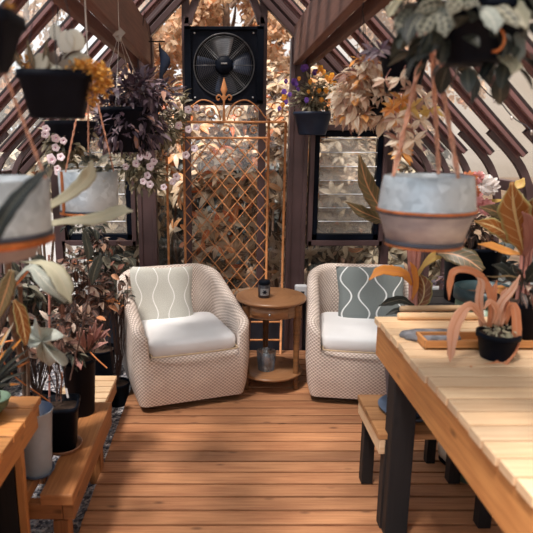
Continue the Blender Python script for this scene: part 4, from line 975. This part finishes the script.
# grey bucket
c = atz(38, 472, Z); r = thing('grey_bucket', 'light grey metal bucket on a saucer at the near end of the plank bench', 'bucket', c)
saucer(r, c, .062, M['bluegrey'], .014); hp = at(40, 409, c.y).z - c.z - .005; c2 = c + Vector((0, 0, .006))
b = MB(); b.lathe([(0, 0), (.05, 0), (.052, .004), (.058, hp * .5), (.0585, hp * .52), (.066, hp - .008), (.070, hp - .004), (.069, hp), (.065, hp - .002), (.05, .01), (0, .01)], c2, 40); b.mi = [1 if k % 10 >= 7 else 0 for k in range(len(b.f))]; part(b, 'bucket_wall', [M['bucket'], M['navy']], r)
# tall plant with long leaves, pot hidden behind the table
c = Vector((at(20, 400, 2.0).x, 2.02, Z)); r = thing('long_leaf_plant', 'tall houseplant with very long pale olive leaves reaching past both left galvanised pots', 'potted plant', c)
round_pot(r, c, .075, .06, .15, M['black'], .9)
Y = 2.0; stem(r, [c + Vector((0, 0, .12)), at(24, 372, Y), at(12, 320, 1.75), at(8, 262, 1.6), at(14, 215, 1.5)], .011, M['trunk'], 'trunk'); stem(r, [c + Vector((.02, -.02, .12)), at(28, 368, 1.97), at(22, 330, 1.85), at(20, 285, 1.7)], .008, M['trunk'], 'trunk')
for pts, hw, m, ys in (([(-6, 236), (10, 208), (30, 185), (54, 164)], [7, 8, 6, .5], 'darkleaf', [.93, .93, .94, .95]), ([(20, 232), (60, 222), (95, 219), (118, 212), (133, 211)], [1.5, 3.5, 6.5, 7, .8], 'olive', [1.5, 1.45, 1.42, 1.4, 1.38]),
    ([(30, 215), (55, 203), (75, 190), (88, 176), (92, 160)], [1.5, 4.5, 7, 8, 1], 'olive', [1.5, 1.47, 1.44, 1.42, 1.42]), ([(20, 262), (42, 263), (56, 272), (64, 286), (71, 303)], [1, 4, 9, 9, 1], 'olive', [1.6, 1.5, 1.45, 1.42, 1.4]),
    ([(8, 292), (20, 275), (32, 268), (46, 283), (66, 302)], [.8, 2, 5, 8, 2], 'grey', [1.6, 1.55, 1.5, 1.45, 1.45]), ([(30, 255), (38, 262), (36, 275), (33, 283)], [2, 8, 6, .5], 'darkleaf', [1.6, 1.6, 1.6, 1.6]),
    ([(12, 270), (8, 285), (3, 300), (-4, 320)], [3, 8, 8, 3], 'canna', [1.5, 1.5, 1.5, 1.5]), ([(14, 300), (20, 312), (24, 330), (26, 345)], [2, 7, 7, 2], 'rubber', [1.6, 1.6, 1.6, 1.6]), ([(84, 228), (86, 240), (89, 252), (88, 262)], [.5, 4, 5, .5], 'darkleaf', [1.9] * 4), ([(92, 285), (94, 274), (98, 262), (101, 254)], [1, 6, 5, .5], 'darkleaf', [1.9] * 4),
    ([(12, 300), (2, 312), (-6, 330), (-14, 350)], [2, 8, 8, 2], 'bronze', [1.6] * 4), ([(44, 284), (54, 292), (62, 300), (70, 303)], [1, 6, 5, .5], 'darkleaf', [1.5] * 4)):
    hero(r, L[m], pts, hw, ys, (.1, 0, .5), 'leaf', .14, 6)
hstem(r, [(14, 232), (18, 228), (30, 226)], [1.5] * 3, .003, M['orangestem'], 'petiole'); hstem(r, [(10, 300), (14, 288), (28, 271)], [1.62, 1.6, 1.52], .003, M['orangestem'], 'petiole'); hstem(r, [(71, 300), (80, 312), (92, 322)], [1.42] * 3, .003, M['stem'], 'petiole'); hstem(r, [(88, 262), (88, 300), (70, 380)], [1.9, 1.95, 2.0], .003, M['stem'])
# spiky plant on the potting table, left edge
c = atz(-16, 424, LZ); r = thing('spiky_plant', 'spiky dark green plant with orange leaf tips in a black pot, left edge', 'potted plant', c); round_pot(r, c, .05, .042, .1, M['black'], .9); Y = c.y
for i, (x, y) in enumerate(((30, 361), (28, 349), (24, 336), (14, 322), (2, 316), (26, 372), (20, 384), (16, 340), (8, 330), (32, 355), (-6, 318), (-20, 320), (-30, 340), (-34, 360), (6, 350))):
    a = c + Vector((0, 0, .09)); t_ = at(x, y, Y + random.uniform(-.1, .08)); m_ = (a + t_) / 2 + Vector((0, 0, .015)); b = MB(); b.m = 0
    P = smooth_path([a, m_, t_], 6); b.ribbon(P, [.0075 * (1 - (k / (len(P) - 1)) ** 3) + .0005 for k in range(len(P))], (0, -1, .8), .5, 2)
    for q, f in enumerate(b.f):
        if q // 2 > 8 and i % 2 == 0: b.mi[q] = 1
    part(b, 'leaf', [L['darkleaf'] if i % 3 else L['green'], L['orange']], r)
# mass of leafy plants further back
def bushy(label, pc, Y, zb, hh, blobs, pot=(.1, .08, .2), nm='leafy_plant', tm='stem'):
    p = at(pc, 300, Y); c = Vector((p.x, Y, zb)); r = thing(nm, label, 'potted plant', c); round_pot(r, c, pot[0], pot[1], pot[2], M['black'], .9)
    for k, (x, y, a, cc, n, ln, w_, m, sh) in enumerate(blobs): foliage(r, L[m], at(x, y, Y + random.uniform(-.05, .05)), (a, a * .8, cc), n, ln, w_, sh, .8, 1, .25, 'foliage', .2, 4, c + Vector((0, 0, pot[2])), 7, M[tm])
    return r
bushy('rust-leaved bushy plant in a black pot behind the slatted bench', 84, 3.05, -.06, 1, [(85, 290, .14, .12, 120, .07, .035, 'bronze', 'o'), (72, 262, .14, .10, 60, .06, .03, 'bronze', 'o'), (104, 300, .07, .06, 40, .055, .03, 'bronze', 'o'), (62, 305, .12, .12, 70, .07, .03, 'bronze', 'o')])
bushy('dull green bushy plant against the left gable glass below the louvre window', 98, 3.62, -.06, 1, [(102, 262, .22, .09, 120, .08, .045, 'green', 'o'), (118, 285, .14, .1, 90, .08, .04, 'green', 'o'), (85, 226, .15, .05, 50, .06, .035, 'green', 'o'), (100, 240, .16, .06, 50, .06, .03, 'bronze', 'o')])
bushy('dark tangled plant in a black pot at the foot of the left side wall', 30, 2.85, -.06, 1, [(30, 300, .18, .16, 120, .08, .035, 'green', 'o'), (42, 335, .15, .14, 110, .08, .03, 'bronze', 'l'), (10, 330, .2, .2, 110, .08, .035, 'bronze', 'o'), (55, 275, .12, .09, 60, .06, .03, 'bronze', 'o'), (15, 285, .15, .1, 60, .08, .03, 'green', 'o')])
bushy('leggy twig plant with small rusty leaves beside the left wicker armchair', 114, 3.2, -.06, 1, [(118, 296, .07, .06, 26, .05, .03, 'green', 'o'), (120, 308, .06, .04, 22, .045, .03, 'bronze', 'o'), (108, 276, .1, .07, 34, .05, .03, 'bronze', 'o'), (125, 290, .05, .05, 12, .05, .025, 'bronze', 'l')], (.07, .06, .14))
# ================================================================ RIGHT SIDE PLANTS
c = Vector((at(407, 400, 2.2).x, 2.17, .4105)); r = thing('canna_plant', 'canna with orange and brown leaves in a tall blue grey pot behind the work table', 'potted plant', c)
saucer(r, c, .125, M['bluegrey'], .02); round_pot(r, c + Vector((0, 0, .006)), .118, .085, .27, M['bluegrey'], .9)
c = c + Vector((0, .06, 0)); Y = 2.36
for dx in (-4, 0, 4): stem(r, [c + Vector((dx * .006, -.03, .24)), at(413 + dx * .6, 300, Y), at(414 + dx, 262, Y), at(414 + dx * 1.6, 235, Y)], .010, M['pinkstem'])
stem(r, [at(413, 262, Y), at(408, 235, Y), at(396, 218, Y), at(380, 214, Y)], .006, M['pinkstem'])
for pts, hw, m, dy in (([(412, 285), (404, 274), (392, 271), (380, 271), (369, 280)], [1.5, 5, 6, 5, .8], 'orange', -.04), ([(414, 306), (402, 300), (390, 302), (379, 306)], [1.5, 4.5, 4.5, .6], 'darkleaf', -.03), ([(414, 309), (405, 309), (395, 311), (386, 315)], [1.5, 3, 3, .6], 'darkleaf', 0.0),
    ([(416, 309), (423, 298), (424, 285), (419, 273)], [2, 8, 8, 1], 'rubber', .02), ([(414, 284), (422, 268), (432, 258), (441, 254), (448, 258)], [.8, 2, 4.5, 6, 1], 'yellow', -.02), ([(436, 253), (452, 254), (468, 260), (483, 271)], [2, 10, 11, 4], 'canna', -.06),
    ([(386, 216), (375, 200), (366, 182), (359, 154)], [3, 9, 8, 1.5], 'canna', -.04), ([(385, 222), (374, 217), (360, 211), (345, 201)], [2, 7, 6, .6], 'canna', -.02), ([(412, 300), (416, 285), (414, 270), (410, 262)], [1, 3, 3, .5], 'orange', -.02)):
    hero(r, L[m], pts, hw, [Y + dy * (1 + .6 * i) for i in range(len(pts))], (0, -.1, .5), 'leaf', .16, 6)
# rubber plant on the table
c = atz(521, 338, TZ); c.x = at(520, 300, c.y).x; r = thing('rubber_plant', 'black pot of broad brown-green rubber leaves with pink stems, right edge of the work table', 'potted plant', c)
round_pot(r, c, .085, .07, .15, M['black'], .93); Y = c.y
for dx in (-3, 2, 6): stem(r, [c + Vector((dx * .004, 0, .13)), at(523 + dx, 275, Y), at(526 + dx, 240, Y)], .006, M['pinkstem'])
for pts, hw, m, dy in (([(524, 254), (519, 232), (514, 208), (512, 182)], [3, 13, 15, 2], 'rubber', -.06), ([(520, 246), (506, 234), (492, 226), (474, 221)], [2, 8, 8, 1], 'rubber', -.04), ([(519, 232), (508, 220), (494, 211), (479, 207)], [2, 6, 7, 1], 'canna', -.02), ([(520, 254), (506, 251), (492, 246), (478, 244)], [1.5, 4, 4, .6], 'orange', -.05),
    ([(526, 250), (532, 228), (538, 208), (546, 190)], [3, 12, 12, 1], 'rubber', -.03), ([(522, 285), (512, 277), (502, 269), (492, 265)], [1.5, 5, 6, .8], 'darkleaf', -.05), ([(524, 290), (518, 280), (514, 272), (512, 264)], [1.5, 6, 7, 1], 'green', 0), ([(520, 278), (508, 276), (495, 277), (484, 276)], [.8, 1.2, 1, .3], 'canna', -.08),
    ([(526, 282), (532, 275), (538, 268), (544, 262)], [2, 8, 8, 1], 'darkleaf', -.06), ([(524, 256), (530, 240), (528, 222), (522, 212)], [2, 6, 6, 1], 'pink', -.08), ([(518, 300), (510, 294), (500, 290), (492, 292)], [1, 5, 5, 1], 'orange', .02)):
    hero(r, L[m], pts, hw, [Y + dy * (1 + .5 * i) for i in range(len(pts))], (-.15, -.1, .4), 'leaf', .16, 6)
foliage(r, L['bronze'], c + Vector((.0, -.02, .19)), (.08, .06, .06), 60, .05, .018, 'l', .8)
# plant stand behind with flowering tub
def stand():
    r = thing('plant_stand', 'dark wooden stand behind the work table carrying the flowering black tub', 'stand', (1.16, 2.62, 0)); m = M['darkwood']
    for k in range(3): b = MB(); b.box((1.16, 2.49 + k * .13, .745), (.40, .12, .02), None, 0); part(b, 'shelf_board', m, r)
    for x in (.99, 1.33):
        b = MB(); b.box((x, 2.62, .715), (.03, .36, .04), None, 1); part(b, 'rail', m, r)
        for y in (2.46, 2.78): b = MB(); b.box((x, y, .347), (.04, .04, .695), None, 2); part(b, 'leg', m, r)
stand()
c = Vector((1.175, 2.62, .7555)); r = thing('flowering_tub', 'large black tub with white, rust and rose flowers behind the rubber plant', 'potted plant', c); round_pot(r, c, .125, .11, .27, M['black'], .93); Y = 2.62
foliage(r, L['bronze'], c + Vector((0, 0, .33)), (.15, .12, .09), 150, .07, .03, 'o', .8, 1, .2, 'foliage', .2, 4, c + Vector((0, 0, .26)), 10)
for kx, x, y, s in (('rust', 469, 180, .042), ('rust', 473, 192, .035), ('white', 482, 185, .050), ('white', 490, 186, .042), ('rose', 474, 198, .04), ('rose', 486, 207, .035), ('rust', 464, 188, .03), ('rose', 478, 178, .03)): flower(r, kx, at(x, y, Y - .12), s)
for pts, hw in (([(478, 205), (490, 202), (503, 200)], [1, 3, 1]), ([(512, 190), (520, 184), (524, 178)], [1, 5, 1])): hero(r, L['yellow'], pts, hw, [Y - .1] * 3, (0, 0, .5))
c = Vector((1.06, 2.36, -.0)); c = Vector((at(484, 300, 2.36).x, 2.36, .0)); r = thing('teal_pot', 'tall teal-rimmed pot half hidden behind the wilting plant on the work table', 'pot', c)
b = MB(); hz = at(484, 287, 2.36).z; b.lathe([(0, .0), (.09, 0), (.115, hz - .05), (.11, hz - .05), (0, hz - .06)], c, 32); part(b, 'pot', M['greenbowl'], r); b = MB(); b.lathe([(.116, hz - .055), (.125, hz - .05), (.125, hz), (.112, hz), (.108, hz - .05)], c, 32); part(b, 'rim', M['teal'], r)
b = MB(); b.lathe([(0, hz - .04), (.11, hz - .04)], c, 24); part(b, 'soil', M['soil'], r)
bushy('twiggy purple-brown plant by the right corner post, seen beyond the work table', 455, 3.1, 0, 1, [(455, 285, .12, .10, 150, .045, .018, 'purple', 'o'), (462, 272, .1, .06, 80, .04, .016, 'bronze', 'l'), (448, 300, .1, .05, 70, .045, .018, 'purple', 'o'), (470, 250, .09, .07, 60, .05, .02, 'bronze', 'o')], (.1, .08, .35))
# cream pot on the deck
c = Vector((at(452, 455, 2.22).x, 2.22, .0)); c = atz(455, 462, 0); r = thing('cream_pot', 'rounded cream ceramic pot on the deck under the work table', 'pot', c); b = MB(); b.lathe([(0, 0), (.05, 0), (.078, .03), (.085, .065), (.075, .1), (.06, .115), (.055, .115), (.07, .09), (.05, .02), (0, .012)], c + Vector((0, 0, .006)), 36); part(b, 'pot', M['cream'], r); saucer(r, c, .075, M['black'], .01)
# ================================================================ STRING LIGHTS
def lights(label, pts):
    P = []
    for x, y, s in pts: P.append(Vector((x, y, roofz(x) - .065)))
    r = thing('string_lights', label, 'string lights', P[0]); S = smooth_path(P, 8)
    S = [p + Vector((0, 0, -.012 * abs(sin(i * .55)))) for i, p in enumerate(S)]; b = MB(); b.tube(S, .0022, 5); part(b, 'cable', M['cord'], r)
    b0 = MB(); b0.lathe([(0, -.014), (.004, -.01), (.005, 0), (.003, .006), (0, .007)], (0, 0, 0), 8); me = b0.build('bulb', M['wire']); d = me.data; bpy.data.objects.remove(me)
    for p in S[3::4]:
        o = bpy.data.objects.new('bulb', d); COL.objects.link(o); o.parent = r; o.location = p - P[0] + Vector((0, 0, -.004)); o.rotation_euler = (random.uniform(-.6, .6), random.uniform(-.6, .6), 0)
lights('dark cable of small bulbs looped under the right roof slope', [(.62, 2.42, 0), (.72, 2.30, 0), (.86, 2.34, 0), (.98, 2.25, 0), (1.1, 2.2, 0), (1.22, 2.12, 0), (1.30, 2.1, 0)])
lights('dark cable of small bulbs along the left roof slope', [(-.30, 2.3, 0), (-.42, 1.95, 0), (-.55, 1.9, 0), (-.72, 1.92, 0), (-.86, 2.0, 0)])
lights('short dark cable of bulbs on the right roof slope beside the beam', [(.58, 3.0, 0), (.68, 2.9, 0), (.78, 2.96, 0), (.90, 2.85, 0)])
# ================================================================ GARDEN
def whorls(mb, c, rad, n, ln, w_, hemi=True, per=7, up=.5):
    for i in range(n):
        d = rdir(); 
        if hemi and d.y > .3: d.y = -d.y
        p = Vector(c) + Vector((d.x * rad[0], d.y * rad[1], d.z * rad[2])) * random.uniform(.6, 1.0)
        ax = (d + Vector((0, -.3, up)) + rv(.4)).normalized(); u = ax.orthogonal().normalized(); v = ax.cross(u); ph = random.random() * 6
        for k in range(per):
            a = ph + 2 * pi * k / per; dd = (u * cos(a) + v * sin(a)) + ax * random.uniform(-.1, .5); s = random.uniform(.7, 1.2); mb.leaf(p, dd, ax, ln * s, w_ * s, .8, 4, 'o', 2, .2)
def shrub(label, x, Y, zc, rad, n, m, ln=.12, w_=.042, seedy=0):
    c = Vector((x, Y, -.14)); r = thing('garden_shrub', label, 'shrub', c, 0)
    b = MB(); whorls(b, (x, Y, zc), rad, n, ln, w_); part(b, 'foliage', L[m], r)
    for k in range(5):
        b = MB(); e = Vector((x, Y, zc)) + Vector((random.uniform(-.7, .7) * rad[0], random.uniform(-.4, .4) * rad[1], random.uniform(-.2, .6) * rad[2]))
        b.tube(smooth_path([c + rv(.05) * Vector((1, 1, 0)) if False else c + Vector((random.uniform(-.05, .05), random.uniform(-.05, .05), 0)), (c + e) / 2 + rv(.08), e], 5), [.018 - .0012 * q for q in range(11)], 6); part(b, 'branch', M['trunk'], r)
shrub('cream and orange leaved shrub pressed against the glass behind the trellis', .0, 4.62, .95, (.42, .35, .62), 100, 'rhodo')
shrub('tall autumn shrub behind the trellis top, left of the fan mullion', -.30, 5.05, 1.45, (.5, .4, .55), 110, 'rhodo')
shrub('autumn shrub outside between the trellis and the right louvre window', .52, 4.72, 1.05, (.35, .35, .75), 90, 'rhodo')
shrub('olive and cream shrub seen through the right louvre window', .98, 4.85, 1.05, (.42, .35, .72), 95, 'rhodo2')
shrub('olive shrub at the right gable corner beside the louvre window', 1.6, 4.75, .85, (.42, .35, .75), 130, 'rhodo2')
shrub('olive shrub outside the left louvre window', -.78, 4.75, 1.15, (.38, .35, .6), 130, 'rhodo2')
shrub('thin shrub outside the far left gable corner', -1.5, 4.8, 1.25, (.4, .3, .35), 45, 'rhodo2')
shrub('large peach leaved shrub behind the right gable post', .55, 5.4, 1.75, (.6, .4, .45), 130, 'rhodo')
shrub('large rusty shrub in the second row behind the left gable post', -1.0, 5.6, 1.7, (.6, .4, .5), 120, 'rhodo')
shrub('rusty shrub in the second row behind the right louvre window', 1.35, 5.6, 1.4, (.6, .4, .6), 120, 'rhodo')
for i, y in enumerate((1.5, 2.6, 3.7)):
    shrub(['dark shrub outside the near end of the right side wall', 'dark shrub outside the middle of the right side wall', 'dark shrub outside the far end of the right side wall'][i], 2.05, y, .45, (.4, .5, .6), 110, 'hedge', .14, .06)
def tree(label, x, Y, H, rad, n, m, ln, w_, nm='garden_tree'):
    c = Vector((x, Y, -.14)); r = thing(nm, label, 'tree', c); b = MB(); top = Vector((x, Y, H))
    b.tube(smooth_path([c, Vector((x + .1, Y, H * .3)), Vector((x - .05, Y, H * .65)), top], 5), [.09 - .0045 * q for q in range(16)], 8); part(b, 'trunk', M['trunk'], r)
    for k in range(7):
        b = MB(); s = c.lerp(top, random.uniform(.3, .8)); e = s + Vector((random.uniform(-1, 1) * rad[0] * .8, random.uniform(-.6, .6) * rad[1], random.uniform(.1, .6) * rad[2])); b.tube(smooth_path([s, (s + e) / 2 + rv(.1), e], 5), [.03 - .0022 * q for q in range(11)], 6); part(b, 'branch', M['trunk'], r)
    b = MB(); cz = H * .62
    clumps = [(Vector((x, Y, cz)) + Vector((d.x * rad[0], d.y * rad[1], d.z * rad[2])) * random.uniform(.35, 1)) for d in [rdir() for _ in range(26)]]
    for i in range(n):
        q = random.choice(clumps); p = q + rdir() * random.uniform(.1, .42) * rad[0] * .5; b.leaf(p, rdir() + Vector((0, 0, -.4)), rdir(), ln * random.uniform(.7, 1.3), w_, .5, 2, 'o', 2, .1)
    part(b, 'foliage', L[m], r)
for i, (x, Y, H) in enumerate(((-2.2, 7.0, 3.6), (-1.0, 8.2, 4.6), (.1, 7.2, 4.4), (1.1, 8.4, 4.8), (2.3, 7.4, 3.8), (-.5, 9.8, 5.4), (1.0, 10.2, 5.4))):
    tree(['autumn tree beyond the hanging ornament, upper left', 'peach-leaved tree seen between the ornament and the exhaust fan', 'tall peach-leaved tree directly behind the exhaust fan', 'peach-leaved tree just right of the fan', 'autumn tree showing above the right louvre window',
        'tall pale tree furthest back, left of the fan', 'tall pale tree furthest back, right of the fan'][i], x, Y, H, (.95, .7, H * .36), 4200, 'tree', .10, .062)
for i, x in enumerate((-1.35, -.65, 0, .62, 1.3, 2.1)):
    shrub(['dark hedge shrub behind the left louvre window shrubs', 'dark hedge shrub behind the left gable post', 'dark hedge shrub behind the middle of the trellis', 'dark hedge shrub behind the right gable post', 'dark hedge shrub behind the right louvre window', 'dark hedge shrub beyond the right gable corner'][i], x, 6.3, .75, (.45, .2, .95), 150, 'hedge', .16, .07)
for i, (x, Y, H) in enumerate(((-3.1, 6.9, 3.0), (-2.75, 5.0, 2.5), (-2.6, 3.3, 2.5))):
    tree(['dark evergreen tree outside beyond the far left side wall', 'dark evergreen outside the middle of the left side wall', 'dark evergreen outside the near left side wall'][i], x, Y, H, (.8, .9, H * .42), 3600, 'hedge', .14, .09, 'evergreen_tree')
GR = {'wicker_armchair': 'wicker armchairs', 'throw_pillow': 'throw pillows on the armchairs', 'garden_shrub': 'shrubs outside the gable glass', 'garden_tree': 'autumn trees beyond the greenhouse',
      'evergreen_tree': 'evergreens outside the left side wall', 'hanging_metal_pot': 'hanging galvanised pots', 'wooden_pole': 'poles on the work table', 'petunia_basket': 'petunia baskets', 'leafy_plant': 'leafy floor plants', 'string_lights': 'string lights under the roof', 'power_socket': 'white sockets on the sill'}
for o in SC.objects:
    if o.parent is None and o.name.split('.')[0] in GR and 'label' in o: o['group'] = GR[o.name.split('.')[0]]
# ================================================================ LIGHT
w = bpy.data.worlds.new('sky'); SC.world = w; w.use_nodes = True; nt = w.node_tree; N = nt.nodes; bg = N['Background']
tc = N.new('ShaderNodeTexCoord'); sp = N.new('ShaderNodeSeparateXYZ'); nt.links.new(tc.outputs['Generated'], sp.inputs[0])
mr = N.new('ShaderNodeMapRange'); mr.inputs[1].default_value = -.55; mr.inputs[2].default_value = .45; nt.links.new(sp.outputs[0], mr.inputs[0])
rp = N.new('ShaderNodeValToRGB'); e = rp.color_ramp; e.elements[0].color = (.62, .74, .82, 1); e.elements[1].color = (.42, .335, .255, 1)
m_ = e.elements.new(.5); m_.color = (.95, .93, .93, 1)
nt.links.new(mr.outputs[0], rp.inputs[0]); nt.links.new(rp.outputs[0], bg.inputs[0]); bg.inputs[1].default_value = 1.1
sd = bpy.data.lights.new('sun', 'SUN'); sd.energy = 5.5; sd.angle = R(9); sd.color = (1, .91, .82)
so = bpy.data.objects.new('sun', sd); COL.objects.link(so); so.rotation_euler = Vector((.28, .40, -1.0)).to_track_quat('-Z', 'Y').to_euler(); so.location = (-2, -2, 4)
SC.view_settings.view_transform = 'Standard'; SC.view_settings.look = 'None'; SC.view_settings.gamma = 1; SC.view_settings.exposure = .5
SC.view_settings.use_curve_mapping = False
SC.cycles.transparent_max_bounces = 24; SC.cycles.max_bounces = 8; SC.cycles.diffuse_bounces = 4; SC.cycles.use_denoising = True
